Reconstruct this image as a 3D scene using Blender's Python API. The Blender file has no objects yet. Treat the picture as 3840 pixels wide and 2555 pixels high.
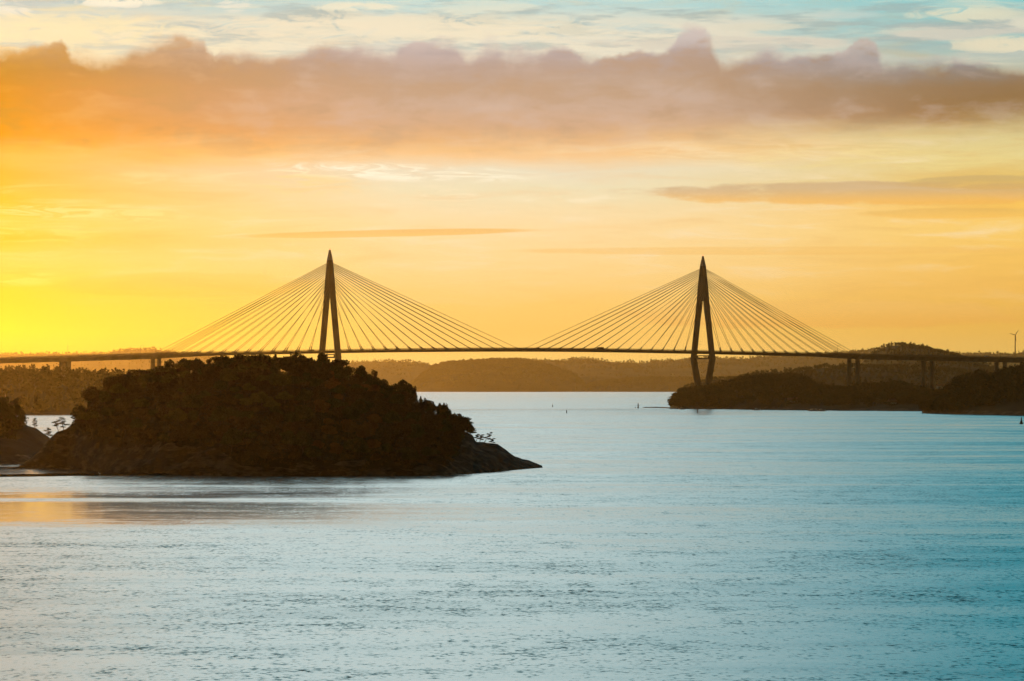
import bpy, math, random
import numpy as np
from mathutils import Vector, noise as mn

random.seed(7); rng = np.random.default_rng(7)
S = bpy.context.scene
COL = S.collection
F = 15000.0; H = 20.0; YH = 1451.0           # focal length in photo pixels, eye height, horizon row
def pX(px, d): return (px-1920.0)/F*d
def pZ(py, d): return H+(YH-py)/F*d
def sr(r, g, b):
    f = lambda c: ((c/255.0+0.055)/1.055)**2.4 if c > 10 else c/255.0/12.92
    return (f(r), f(g), f(b), 1.0)

# ------------------------------------------------------------------ object helpers
def link(o, parent=None):
    COL.objects.link(o)
    if parent is not None: o.parent = parent
    return o
def tag(o, label=None, cat=None, group=None, kind=None):
    if label: o['label'] = label
    if cat: o['category'] = cat
    if group: o['group'] = group
    if kind: o['kind'] = kind
    return o
def empty(name, loc, rz=0.0, s=1.0):
    o = bpy.data.objects.new(name, None); o.empty_display_size = .1
    o.location = loc; o.rotation_euler = (0, 0, rz); o.scale = (s, s, s)
    return link(o)
def mesh_np(name, V, Fc, mat, parent=None, smooth=False, attr=None, linkit=True):
    """Fc: list of face arrays (n,k) of any k"""
    me = bpy.data.meshes.new(name)
    V = np.asarray(V, dtype=np.float32)
    if not isinstance(Fc, list): Fc = [Fc]
    Fc = [np.asarray(f, dtype=np.int32) for f in Fc if len(f)]
    loops = np.concatenate([f.ravel() for f in Fc])
    tot = np.concatenate([np.full(len(f), f.shape[1], dtype=np.int32) for f in Fc])
    st = np.concatenate([[0], np.cumsum(tot)[:-1]]).astype(np.int32)
    me.vertices.add(len(V)); me.vertices.foreach_set('co', V.ravel())
    me.loops.add(len(loops)); me.loops.foreach_set('vertex_index', loops)
    me.polygons.add(len(tot)); me.polygons.foreach_set('loop_start', st)
    me.polygons.foreach_set('use_smooth', np.full(len(tot), smooth))
    if attr is not None:
        a = me.attributes.new('cover', 'FLOAT', 'POINT'); a.data.foreach_set('value', np.asarray(attr, dtype=np.float32))
    me.update(calc_edges=True); me.validate()
    if mat: me.materials.append(mat)
    if not linkit: return me
    return link(bpy.data.objects.new(name, me), parent)

class MB:
    """collects shapes into one mesh"""
    def __init__(s): s.v = []; s.f = []
    def loft(s, rings, cap=True):
        n = len(rings[0]); b = len(s.v)
        for r in rings: s.v += [tuple(p) for p in r]
        for i in range(len(rings)-1):
            for j in range(n):
                s.f.append((b+i*n+j, b+i*n+(j+1) % n, b+(i+1)*n+(j+1) % n, b+(i+1)*n+j))
        if cap:
            s.f.append(tuple(b+j for j in reversed(range(n)))); e = b+(len(rings)-1)*n
            s.f.append(tuple(e+j for j in range(n)))
        return s
    def box(s, c, d, rz=0.0):
        x, y, z = [k/2 for k in d]; cs, sn = math.cos(rz), math.sin(rz)
        R = []
        for zz in (-z, z):
            R.append([(c[0]+a*cs-b*sn, c[1]+a*sn+b*cs, c[2]+zz) for a, b in ((-x, -y), (x, -y), (x, y), (-x, y))])
        return s.loft(R)
    def tube(s, p, q, r0, r1=None, n=6):
        r1 = r0 if r1 is None else r1
        p = Vector(p); q = Vector(q); d = (q-p).normalized()
        a = d.orthogonal().normalized(); b = d.cross(a)
        R = []
        for c, r in ((p, r0), (q, r1)):
            R.append([tuple(c+a*math.cos(2*math.pi*k/n)*r+b*math.sin(2*math.pi*k/n)*r) for k in range(n)])
        return s.loft(R)
    def lathe(s, prof, c=(0, 0, 0), n=12):
        R = [[(c[0]+r*math.cos(2*math.pi*k/n), c[1]+r*math.sin(2*math.pi*k/n), c[2]+z) for k in range(n)] for r, z in prof]
        return s.loft(R)
    def build(s, name, mat, parent=None, smooth=False, bev=0):
        me = bpy.data.meshes.new(name); me.from_pydata(s.v, [], s.f); me.update()
        if smooth: me.polygons.foreach_set('use_smooth', [True]*len(me.polygons))
        me.materials.append(mat)
        o = link(bpy.data.objects.new(name, me), parent)
        if bev:
            m = o.modifiers.new('bevel', 'BEVEL'); m.width = bev; m.segments = 2
        return o

# ------------------------------------------------------------------ materials
def newmat(name):
    m = bpy.data.materials.new(name); m.use_nodes = True
    nt = m.node_tree; b = nt.nodes['Principled BSDF']
    return m, nt, b
def noisy(name, c1, c2, scale, rough=.85, detail=5, stretch=(1, 1, 1), spec=.3, bump=0.0, bdist=.1):
    m, nt, b = newmat(name)
    tc = nt.nodes.new('ShaderNodeTexCoord'); mp = nt.nodes.new('ShaderNodeMapping')
    mp.inputs['Scale'].default_value = stretch
    n = nt.nodes.new('ShaderNodeTexNoise'); n.inputs['Scale'].default_value = scale; n.inputs['Detail'].default_value = detail
    r = nt.nodes.new('ShaderNodeValToRGB'); r.color_ramp.elements[0].position = .35; r.color_ramp.elements[1].position = .65
    r.color_ramp.elements[0].color = (*c1, 1); r.color_ramp.elements[1].color = (*c2, 1)
    L = nt.links.new
    L(tc.outputs['Object'], mp.inputs[0]); L(mp.outputs[0], n.inputs['Vector']); L(n.outputs['Fac'], r.inputs[0]); L(r.outputs[0], b.inputs['Base Color'])
    b.inputs['Roughness'].default_value = rough
    b.inputs['Specular IOR Level'].default_value = spec
    if bump:
        bp = nt.nodes.new('ShaderNodeBump'); bp.inputs['Strength'].default_value = bump; bp.inputs['Distance'].default_value = bdist
        L(n.outputs['Fac'], bp.inputs['Height']); L(bp.outputs[0], b.inputs['Normal'])
    return m
M = {}
M['leaf'] = noisy('leaf_green', (.028, .03, .010), (.055, .052, .016), .35, .8, spec=.1)
M['leaf_rust'] = noisy('leaf_rust', (.085, .036, .012), (.13, .06, .018), .35, .8, spec=.1)
M['leaf_olive'] = noisy('leaf_olive', (.055, .047, .012), (.09, .075, .018), .35, .8, spec=.1)
M['leaf_brown'] = noisy('leaf_brown', (.04, .025, .010), (.07, .042, .015), .35, .8, spec=.1)
M['needle'] = noisy('needles', (.03, .04, .014), (.055, .06, .02), .5, .8, spec=.1)
M['bark'] = noisy('bark', (.05, .035, .025), (.09, .065, .045), 4, .95, spec=.1)
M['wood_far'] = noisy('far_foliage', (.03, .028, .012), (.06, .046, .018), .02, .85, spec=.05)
M['concrete'] = noisy('concrete', (.17, .155, .14), (.25, .23, .21), .18, .9, stretch=(1, 1, .35), spec=.1)
M['steel_deck'] = noisy('deck_steel', (.10, .095, .09), (.15, .14, .13), .3, .7, spec=.2)
M['cap_steel'] = noisy('cap_metal', (.45, .46, .44), (.55, .56, .54), .5, .6, spec=.3)
M['cable'] = noisy('cable_sheath', (.26, .21, .14), (.34, .28, .19), .2, .6, spec=.3)
M['sleeve'] = noisy('sleeve_steel', (.05, .045, .04), (.08, .07, .06), 1, .7, spec=.2)
M['asphalt'] = noisy('asphalt', (.045, .045, .045), (.06, .06, .06), .5, .9, spec=.1)
M['dark_wood'] = noisy('weathered_timber', (.04, .03, .022), (.08, .06, .045), 3, .9, spec=.1)
M['white_paint'] = noisy('white_paint', (.72, .72, .7), (.82, .82, .8), 2, .5)
M['red_paint'] = noisy('red_paint', (.25, .04, .025), (.34, .06, .035), 2, .7)
M['roof_tile'] = noisy('roof_tile', (.12, .06, .045), (.17, .08, .06), 3, .8)
M['turbine'] = noisy('turbine_paint', (.14, .13, .12), (.18, .17, .16), 2, .6)
M['glass'] = noisy('window_glass', (.02, .025, .03), (.04, .045, .05), 2, .08, spec=.6)
M['rubber'] = noisy('rubber', (.02, .02, .02), (.03, .03, .03), 5, .9)
M['buoy'] = noisy('buoy_paint', (.02, .025, .02), (.05, .06, .05), 3, .6)
M['feather'] = noisy('feathers', (.7, .69, .66), (.82, .81, .78), 8, .8)
m, nt, b = newmat('beacon_lens'); b.inputs['Base Color'].default_value = (.7, .05, .02, 1)
b.inputs['Emission Color'].default_value = (1, .12, .05, 1); b.inputs['Emission Strength'].default_value = 2.5; M['beacon'] = m

def rock_mat(name, rock1, rock2, soil, sc=.25):
    m, nt, b = newmat(name); L = nt.links.new; N = nt.nodes.new
    tc = N('ShaderNodeTexCoord'); mp = N('ShaderNodeMapping'); mp.inputs['Rotation'].default_value = (0, .5, .3); mp.inputs['Scale'].default_value = (1, 1, 3.2)
    n = N('ShaderNodeTexNoise'); n.inputs['Scale'].default_value = sc; n.inputs['Detail'].default_value = 9; n.inputs['Roughness'].default_value = .68
    n2 = N('ShaderNodeTexNoise'); n2.inputs['Scale'].default_value = sc*6; n2.inputs['Detail'].default_value = 6
    r = N('ShaderNodeValToRGB'); e = r.color_ramp.elements
    e[0].position = .38; e[0].color = (*rock1, 1); e[1].position = .62; e[1].color = (*rock2, 1)
    x = e.new(.45); x.color = (rock1[0]*.55, rock1[1]*.5, rock1[2]*.45, 1)
    at = N('ShaderNodeAttribute'); at.attribute_name = 'cover'
    ad = N('ShaderNodeMath'); ad.operation = 'ADD'; sb = N('ShaderNodeMath'); sb.operation = 'SUBTRACT'; sb.inputs[1].default_value = .5
    sm = N('ShaderNodeMapRange'); sm.inputs[1].default_value = .4; sm.inputs[2].default_value = .6
    mx = N('ShaderNodeMix'); mx.data_type = 'RGBA'; mx.inputs['B'].default_value = (*soil, 1)
    L(tc.outputs['Object'], mp.inputs[0]); L(mp.outputs[0], n.inputs['Vector']); L(mp.outputs[0], n2.inputs['Vector'])
    L(n.outputs['Fac'], r.inputs[0]); L(n2.outputs['Fac'], sb.inputs[0]); L(at.outputs['Fac'], ad.inputs[0]); L(sb.outputs[0], ad.inputs[1])
    L(ad.outputs[0], sm.inputs[0]); L(sm.outputs[0], mx.inputs[0]); L(r.outputs[0], mx.inputs['A']); L(mx.outputs['Result'], b.inputs['Base Color'])
    bp = N('ShaderNodeBump'); bp.inputs['Strength'].default_value = .9; bp.inputs['Distance'].default_value = .35
    L(n.outputs['Fac'], bp.inputs['Height']); L(bp.outputs[0], b.inputs['Normal'])
    b.inputs['Roughness'].default_value = .85; b.inputs['Specular IOR Level'].default_value = .06
    return m
M['rock'] = rock_mat('granite', (.035, .028, .02), (.16, .13, .095), (.022, .018, .010), .13)
M['shore'] = rock_mat('shore_ground', (.03, .025, .02), (.08, .065, .05), (.018, .015, .009), .05)
M['gold_wood'] = noisy('haze_gilded_foliage', (.11, .08, .022), (.17, .12, .033), .01, .85, spec=.05)  # golden haze light of the far ridges put into the foliage colour
M['gold_hill'] = noisy('haze_gilded_ground', (.08, .056, .017), (.13, .09, .025), .006, .9, spec=.05)  # far-ridge ground, lightened and gilded in colour to stand for haze
M['hill'] = noisy('hill_ground', (.016, .014, .007), (.03, .024, .010), .01, .9, spec=.05)

# ------------------------------------------------------------------ world (sky by direction)
W = bpy.data.worlds.new('World'); S.world = W; W.use_nodes = True
wt = W.node_tree; wt.nodes.clear(); WL = wt.links.new
def wn(t): return wt.nodes.new(t)
def setin(sock, v):
    if isinstance(v, (int, float)): sock.default_value = v
    else: WL(v, sock)
def mth(op, a, b=0.0, c=None, clamp=False):
    n = wn('ShaderNodeMath'); n.operation = op; n.use_clamp = clamp
    setin(n.inputs[0], a); setin(n.inputs[1], b)
    if c is not None: setin(n.inputs[2], c)
    return n.outputs[0]
def mr(x, a, b, c=0.0, d=1.0, smooth=True):
    n = wn('ShaderNodeMapRange'); n.interpolation_type = 'SMOOTHSTEP' if smooth else 'LINEAR'
    n.clamp = True
    for i, v in enumerate((x, a, b, c, d)): setin(n.inputs[i], v)
    return n.outputs[0]
def ramp(x, stops, interp='LINEAR'):
    n = wn('ShaderNodeValToRGB'); cr = n.color_ramp; cr.interpolation = interp
    stops = sorted(stops, key=lambda s: s[0])
    cr.elements[0].position = stops[0][0]; cr.elements[0].color = stops[0][1]
    cr.elements[1].position = stops[-1][0]; cr.elements[1].color = stops[-1][1]
    for p, c in stops[1:-1]:
        e = cr.elements.new(p); e.color = c
    setin(n.inputs[0], x); return n.outputs[0]
def mixc(f, a, b):
    n = wn('ShaderNodeMix'); n.data_type = 'RGBA'; n.clamp_factor = True
    setin(n.inputs[0], f)
    for s, v in (('A', a), ('B', b)):
        if isinstance(v, tuple): n.inputs[s].default_value = v
        else: WL(v, n.inputs[s])
    return n.outputs['Result']
def curve(x, pts, lo, hi):
    """piecewise value over x in photo columns, from (px, value)"""
    t = mr(x, lo, hi, 0, 1, False)
    n = wn('ShaderNodeFloatCurve'); c = n.mapping.curves[0]
    vs = [p[1] for p in pts]; a, b_ = min(vs), max(vs)
    P = [((p[0]-lo)/(hi-lo), (p[1]-a)/(b_-a)) for p in pts]
    c.points[0].location = P[0]; c.points[1].location = P[-1]
    for q in P[1:-1]: c.points.new(*q)
    n.mapping.update(); WL(t, n.inputs['Value'])
    return mth('MULTIPLY_ADD', n.outputs[0], b_-a, a)
def noi(vec, sc, detail=4, rough=.55, out='Fac', dist=0.0):
    n = wn('ShaderNodeTexNoise'); n.inputs['Scale'].default_value = sc; n.inputs['Detail'].default_value = detail
    n.inputs['Roughness'].default_value = rough; n.inputs['Distortion'].default_value = dist; n.noise_dimensions = '2D'
    WL(vec, n.inputs['Vector']); return n.outputs[out]
def comb(x, y, z=0.0):
    if isinstance(z, (int, float)) and z != 1.0: x = mth('ADD', x, z*17.3) if z else x
    n = wn('ShaderNodeCombineXYZ'); setin(n.inputs[0], x); setin(n.inputs[1], y); setin(n.inputs[2], z); return n.outputs[0]
tc = wn('ShaderNodeTexCoord'); sp = wn('ShaderNodeSeparateXYZ'); WL(tc.outputs['Generated'], sp.inputs[0])
az = mth('MULTIPLY', mth('ARCTAN2', sp.outputs[0], sp.outputs[1]), 57.2958)     # degrees right of the bridge view
el = mth('MULTIPLY', mth('ARCSINE', sp.outputs[2]), 57.2958)                    # degrees above the horizon
D = 261.8                                                                       # photo pixels per degree
A = lambda px: (px-1920)/D
E = lambda py: (YH-py)/D
warp = noi(comb(mth('MULTIPLY', az, .5), mth('MULTIPLY', el, 1.6)), 1.2, 4, .55)
el2 = mth('ADD', el, mth('MULTIPLY', mth('SUBTRACT', warp, .5), .22))
fL = mr(az, A(-300), A(1500)); fR = mr(az, A(2100), A(3900))
fL2 = mr(az, A(-100), A(1500), 0, 1, False)
def by_el(stops, e): return ramp(mth('DIVIDE', e, 8.0), [(max(0, E(y))/8.0, sr(*c)) for y, c in stops])
# clear sky and thin veil, three columns of colour
bl = by_el([(1421, (250, 175, 10)), (1330, (255, 200, 20)), (1250, (255, 224, 10)), (1100, (255, 214, 24)), (980, (255, 214, 90)), (900, (255, 198, 20)), (840, (255, 208, 70)),
            (760, (255, 192, 6)), (650, (255, 180, 10)), (590, (255, 190, 80)), (400, (250, 180, 90)), (200, (240, 226, 178)), (130, (240, 230, 190)), (60, (196, 208, 200)), (0, (186, 204, 200)), (-300, (196, 208, 208))], el2)
bc = by_el([(1421, (253, 214, 130)), (1340, (253, 208, 116)), (1250, (254, 205, 108)), (1150, (254, 208, 116)), (1000, (255, 219, 150)), (850, (254, 224, 168)), (700, (240, 228, 190)),
            (640, (238, 226, 196)), (580, (250, 205, 150)), (400, (230, 210, 180)), (190, (222, 218, 202)), (100, (202, 216, 208)), (20, (188, 218, 214)), (-300, (196, 214, 217))], el2)
br = by_el([(1421, (238, 196, 96)), (1300, (240, 194, 100)), (1200, (242, 188, 84)), (1080, (247, 192, 94)), (980, (252, 200, 100)), (860, (255, 210, 112)), (780, (255, 202, 96)),
            (680, (236, 200, 110)), (600, (234, 212, 140)), (520, (228, 212, 150)), (300, (200, 190, 160)), (180, (150, 192, 190)), (60, (142, 200, 200)), (0, (138, 202, 204)), (-300, (120, 180, 190))], el2)
base = mixc(fR, mixc(fL2, bl, bc), br)
# broad soft streaks in the veil
st = noi(comb(mth('MULTIPLY', az, .35), mth('MULTIPLY', el, 3.0), 3.0), 1.5, 6, .6, dist=.3)
base = mixc(mth('MULTIPLY', mr(st, .5, .75), mth('MULTIPLY', mr(el, .9, 2.2), .42)), base, mixc(fL, sr(255, 226, 130), sr(255, 236, 200)))
base = mixc(mth('MULTIPLY', mr(st, .5, .25), mth('MULTIPLY', mr(el, .3, 1.5), .22)), base, mixc(fL, sr(240, 170, 20), mixc(fR, sr(246, 190, 110), sr(222, 165, 85))))
# wispy bright cirrus at two heights
def blob(px, py, rx, ry, tilt=0.0, soft=.55):
    dx = mth('SUBTRACT', az, A(px)); dy = mth('SUBTRACT', el, mth('ADD', mth('MULTIPLY', dx, tilt), E(py)))
    q = mth('ADD', mth('POWER', mth('ABSOLUTE', mth('DIVIDE', dx, rx/D)), 2), mth('POWER', mth('ABSOLUTE', mth('DIVIDE', dy, ry/D)), 2))
    return mr(q, 1.0, soft*.3, 0, 1)
wis = noi(comb(mth('MULTIPLY', az, .8), mth('MULTIPLY', el, 6.5), 7.0), 1.6, 6, .68, dist=.9)
wr = mr(wis, .44, .62)
for (x, y, rx, ry, tl, k, c) in [(1500, 648, 620, 40, -.03, 1.0, (255, 246, 218)), (300, 800, 560, 40, -.03, .6, (255, 232, 150)), (1700, 735, 160, 26, 0, .55, (255, 240, 205)), (2120, 745, 260, 24, 0, .5, (255, 240, 205)),
                                 (80, 1045, 200, 40, 0, .4, (255, 240, 120)), (150, 880, 300, 40, 0, .4, (255, 230, 120)), (2600, 560, 900, 60, 0, .45, (255, 226, 176)), (3300, 600, 700, 60, 0, .3, (245, 226, 150)), (1150, 690, 260, 60, -.05, .5, (255, 222, 150))]:
    base = mixc(mth('MULTIPLY', mth('MULTIPLY', blob(x, y, rx, ry, tl), wr), k), base, sr(*c))
# layered high clouds above the bank
hi = noi(comb(mth('MULTIPLY', az, .30), mth('MULTIPLY', el, 3.4), 11.0), 1.3, 5, .5)
hm = mth('MULTIPLY', mr(el, E(290), E(160)), mr(el, E(20), E(120)))
base = mixc(mth('MULTIPLY', hm, mr(hi, .36, .56)), base, mixc(fL, sr(243, 231, 188), mixc(fR, sr(236, 228, 204), sr(205, 204, 190))))
gsh = noi(comb(mth('MULTIPLY', az, .55), mth('MULTIPLY', el, 4.2), 21.0), 1.5, 6, .6)
base = mixc(mth('MULTIPLY', mth('MULTIPLY', mr(gsh, .46, .66), mr(el, E(260), E(150))), mth('MULTIPLY', mr(el, E(-200), E(40)), .65)), base, mixc(fL, sr(176, 196, 196), sr(160, 180, 178)))
lw = mth('MULTIPLY', mth('SUBTRACT', noi(comb(az, mth('MULTIPLY', el, 3.5)), 1.5, 6, .66, dist=1.2), .5), 3.2)
for (x, y, rx, ry, k, c) in [(1330, 32, 190, 15, .9, (238, 232, 205)), (440, 18, 170, 20, .95, (246, 240, 216)), (40, 40, 120, 34, .75, (240, 236, 214)), (880, 30, 70, 26, .7, (236, 232, 212)), (3620, 66, 250, 24, .85, (228, 224, 196)), (3860, 104, 100, 20, .8, (226, 222, 200)),
                             (2850, 108, 190, 14, .8, (222, 218, 196)), (3780, 182, 260, 26, .95, (232, 222, 192)), (1500, 110, 900, 46, .75, (242, 230, 200)), (2700, 168, 620, 22, .6, (214, 206, 190)), (200, 120, 520, 52, .8, (242, 230, 186)), (3150, 66, 170, 14, .5, (200, 212, 204))]:
    bb = blob(x, y, rx*1.3, ry*1.7, 0.0, .1)
    base = mixc(mth('MULTIPLY', mth('MULTIPLY', bb, mr(mth('ADD', bb, lw), .3, .95)), k), base, sr(*c))
# the long cloud bank with a billowed upper edge
vor = wn('ShaderNodeTexVoronoi'); vor.feature = 'SMOOTH_F1'; vor.voronoi_dimensions = '2D'; vor.inputs['Scale'].default_value = 1.0; vor.inputs['Smoothness'].default_value = .4
vn = noi(comb(az, el), 2.5, 5, .6, 'Color')
va = wn('ShaderNodeVectorMath'); va.operation = 'MULTIPLY_ADD'; WL(vn, va.inputs[0]); va.inputs[1].default_value = (.55, .55, 0)
WL(comb(mth('MULTIPLY', az, 1.25), mth('MULTIPLY', el, 1.9)), va.inputs[2]); WL(va.outputs[0], vor.inputs['Vector'])
bil = mth('SUBTRACT', .45, vor.outputs['Distance'])
fine = mth('SUBTRACT', noi(comb(az, mth('MULTIPLY', el, 1.3), 2.0), 3.2, 5, .62), .5)
fine2 = mth('SUBTRACT', noi(comb(az, mth('MULTIPLY', el, 1.3), 5.0), 9.0, 3, .6), .5)
px = mth('MULTIPLY_ADD', az, D, 1920.0)
top = curve(px, [(-600, E(180)), (0, E(205)), (120, E(165)), (220, E(155)), (290, E(205)), (420, E(190)), (560, E(152)), (700, E(140)), (770, E(155)), (830, E(212)), (950, E(188)), (1080, E(192)), (1230, E(172)), (1500, E(172)), (1680, E(155)), (1760, E(178)), (1830, E(135)), (1900, E(175)),
                 (2100, E(185)), (2400, E(200)), (2530, E(150)), (2620, E(98)), (2680, E(150)), (2740, E(205)), (2900, E(190)), (3120, E(210)), (3180, E(180)), (3250, E(158)), (3300, E(205)), (3450, E(222)), (3900, E(235)), (4400, E(220))], -600, 4400)
dtop = mth('SUBTRACT', mth('ADD', mth('ADD', top, mth('MULTIPLY', bil, .24)), mth('ADD', mth('MULTIPLY', fine, .20), mth('MULTIPLY', fine2, .05))), el)
bot = curve(px, [(-600, E(590)), (0, E(585)), (700, E(580)), (1500, E(565)), (1900, E(560)), (2300, E(545)), (2700, E(520)), (3100, E(505)), (3500, E(500)), (3900, E(475)), (4400, E(460))], -600, 4400)
bsoft = noi(comb(mth('MULTIPLY', az, .5), mth('MULTIPLY', el, 2.5), 4.0), 1.4, 5, .6)
dbot = mth('SUBTRACT', el, mth('ADD', bot, mth('MULTIPLY', mth('SUBTRACT', bsoft, .5), .35)))
softt = mr(noi(comb(az, el, 8.0), .8, 2, .5), .35, .65, .09, .34)
mask = mth('MULTIPLY', mr(dtop, -.02, softt), mr(dbot, -.30, .38))
kl = by_el([(620, (250, 182, 40)), (540, (244, 154, 0)), (450, (222, 142, 0)), (350, (210, 136, 26)), (280, (186, 130, 44)), (220, (184, 138, 72)), (160, (196, 158, 104))], el2)
kc = by_el([(600, (246, 196, 130)), (540, (226, 172, 116)), (470, (212, 172, 138)), (400, (204, 173, 150)), (320, (194, 164, 140)), (250, (186, 162, 148)), (200, (184, 168, 164)), (150, (205, 192, 186))], el2)
kr = by_el([(520, (206, 164, 96)), (460, (164, 122, 72)), (400, (150, 114, 70)), (340, (148, 118, 82)), (290, (146, 130, 114)), (240, (152, 150, 152)), (180, (196, 186, 176)), (110, (208, 196, 186))], el2)
cl = mixc(mr(az, A(2300), A(3800)), mixc(mr(az, A(0), A(1500), 0, 1, False), kl, kc), kr)
# inner relief of the bank
rel = noi(comb(mth('MULTIPLY', az, .7), mth('MULTIPLY', el, 1.9), 14.0), 1.3, 6, .58, dist=.12)
cl = mixc(mth('MULTIPLY', mr(rel, .5, .70), .22), cl, mixc(fL, sr(244, 178, 66), sr(216, 196, 186)))
cl = mixc(mth('MULTIPLY', mr(rel, .52, .34), .5), cl, mixc(fL, sr(196, 140, 40), mixc(fR, sr(192, 156, 124), sr(150, 118, 84))))
# light rims where the bank is thin at its top
rim = mth('MULTIPLY', mr(dtop, .22, .02), mr(fine, -.1, .25))
cl = mixc(mth('MULTIPLY', rim, .5), cl, mixc(fL, sr(226, 196, 140), sr(222, 206, 194)))
sky = mixc(mask, base, cl)
# lower dark streak clouds
sn_ = noi(comb(mth('MULTIPLY', az, .9), mth('MULTIPLY', el, 4.0), 3.7), 1.6, 6, .62)
def streak(sky, x, y, rx, ry, k, c1, c2, nz=.55, tilt=0.0):
    b_ = blob(x, y, rx, ry, tilt, .9)
    n_ = sn_
    mk = mr(mth('ADD', b_, mth('MULTIPLY', mth('SUBTRACT', n_, .5), nz*2)), .25, .95)
    mk = mth('MULTIPLY', mk, mr(b_, 0, .25))
    col = mixc(mr(el, E(y+ry*.7), E(y-ry*.5)), sr(*c1), sr(*c2))
    return mixc(mth('MULTIPLY', mk, k), sky, col)
sky = streak(sky, 3300, 730, 1150, 54, .72, (248, 186, 92), (206, 172, 132), .85, tilt=-.004)
sky = streak(sky, 3700, 690, 400, 34, .6, (224, 178, 96), (200, 172, 118))
sky = streak(sky, 3600, 805, 460, 26, .5, (250, 192, 90), (232, 184, 100))
sky = streak(sky, 1450, 876, 700, 17, .75, (250, 196, 104), (246, 190, 104), .3, .022)
sky = streak(sky, 2950, 942, 1300, 20, .42, (248, 192, 100), (248, 196, 110), .4)
sky = streak(sky, 700, 1070, 620, 60, .3, (250, 188, 60), (250, 196, 90))
sky = streak(sky, 3100, 1180, 1000, 70, .4, (240, 170, 84), (244, 190, 110), .8)
# towards the zenith: paler and bluer overhead on the left, deep teal on the right
up = mixc(mr(az, A(1400), A(4300)), mixc(mr(az, A(-600), A(1100)), sr(200, 190, 174), sr(200, 218, 218)), sr(30, 136, 152))
ub = wn('ShaderNodeMix'); ub.data_type = 'RGBA'; ub.blend_type = 'MULTIPLY'; ub.inputs[0].default_value = 1.0; WL(up, ub.inputs['A']); ub.inputs['B'].default_value = (1.72, 1.75, 1.74, 1)
sky = mixc(mr(el, 5.2, 9.5), sky, ub.outputs['Result'])
dk = wn('ShaderNodeMix'); dk.data_type = 'RGBA'; dk.blend_type = 'MULTIPLY'; WL(mr(el, 8.5, 19), dk.inputs[0]); WL(sky, dk.inputs['A']); dk.inputs['B'].default_value = (.45, .58, .6, 1); sky = dk.outputs['Result']
nish = wn('ShaderNodeTexSky'); nish.sky_type = 'NISHITA'; nish.sun_disc = False
SUN_AZ, SUN_EL = -12.0, 4.0
nish.sun_elevation = math.radians(SUN_EL); nish.sun_rotation = math.radians(SUN_AZ); nish.dust_density = 3.0
nk = wn('ShaderNodeMix'); nk.data_type = 'RGBA'; nk.blend_type = 'MULTIPLY'; nk.inputs[0].default_value = 1.0
WL(nish.outputs[0], nk.inputs['A']); nk.inputs['B'].default_value = (.022, .02, .018, 1)
# glow round the hidden sun, off to the left
gx = mth('SUBTRACT', az, SUN_AZ); gy = mth('SUBTRACT', el, 2.0)
g = mth('EXPONENT', mth('MULTIPLY', mth('ADD', mth('POWER', mth('ABSOLUTE', gx), 2), mth('MULTIPLY', mth('POWER', mth('ABSOLUTE', gy), 2), 2.0)), -1/5.0))
gm = wn('ShaderNodeMix'); gm.data_type = 'RGBA'; gm.blend_type = 'ADD'; WL(mth('MULTIPLY', g, 1.0), gm.inputs[0]); WL(sky, gm.inputs['A']); gm.inputs['B'].default_value = (2.2, 1.2, .02, 1)
sky = gm.outputs['Result']
awayaz = mr(mth('ABSOLUTE', mth('ADD', az, 3)), 22, 70)
sky = mixc(mth('MAXIMUM', awayaz, mr(el, 20, 45)), sky, nk.outputs['Result'])
bg = wn('ShaderNodeBackground'); bg.inputs['Strength'].default_value = 1.0
wo = wn('ShaderNodeOutputWorld'); WL(sky, bg.inputs[0]); WL(bg.outputs[0], wo.inputs[0])

sun = bpy.data.lights.new('sun', 'SUN'); sun.energy = .7; sun.angle = math.radians(4); sun.color = (1, .54, .13)
so = link(bpy.data.objects.new('sun', sun))
a_, e_ = math.radians(SUN_AZ), math.radians(SUN_EL)
so.rotation_euler = Vector((math.sin(a_)*math.cos(e_), math.cos(a_)*math.cos(e_), math.sin(e_))).to_track_quat('Z', 'Y').to_euler()

# ------------------------------------------------------------------ camera
cd = bpy.data.cameras.new('camera'); co = link(bpy.data.objects.new('camera', cd)); S.camera = co
co.location = (0, 0, H); co.rotation_euler = (math.pi/2, 0, 0)
cd.sensor_width = 36; cd.lens = F/3840*36; cd.shift_y = (YH-1277.5)/3840; cd.clip_start = 1; cd.clip_end = 100000
S.view_settings.view_transform = 'Standard'; S.view_settings.look = 'None'; S.view_settings.exposure = 0; S.view_settings.gamma = 1

# ------------------------------------------------------------------ haze
HAZE = 1.6e-5
mz = bpy.data.materials.new('haze_air'); mz.use_nodes = True; nt = mz.node_tree; nt.nodes.clear()
pv = nt.nodes.new('ShaderNodeVolumePrincipled'); pv.inputs['Color'].default_value = (1.0, .70, .30, 1); pv.inputs['Density'].default_value = HAZE; pv.inputs['Anisotropy'].default_value = .88
om = nt.nodes.new('ShaderNodeOutputMaterial'); nt.links.new(pv.outputs[0], om.inputs['Volume'])
hz = MB().box((0, 11400, 142), (9600, 23400, 290)).build('haze', mz)
tag(hz, 'thin golden evening haze hanging over the water between the shores', 'haze', kind='stuff')

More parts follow.
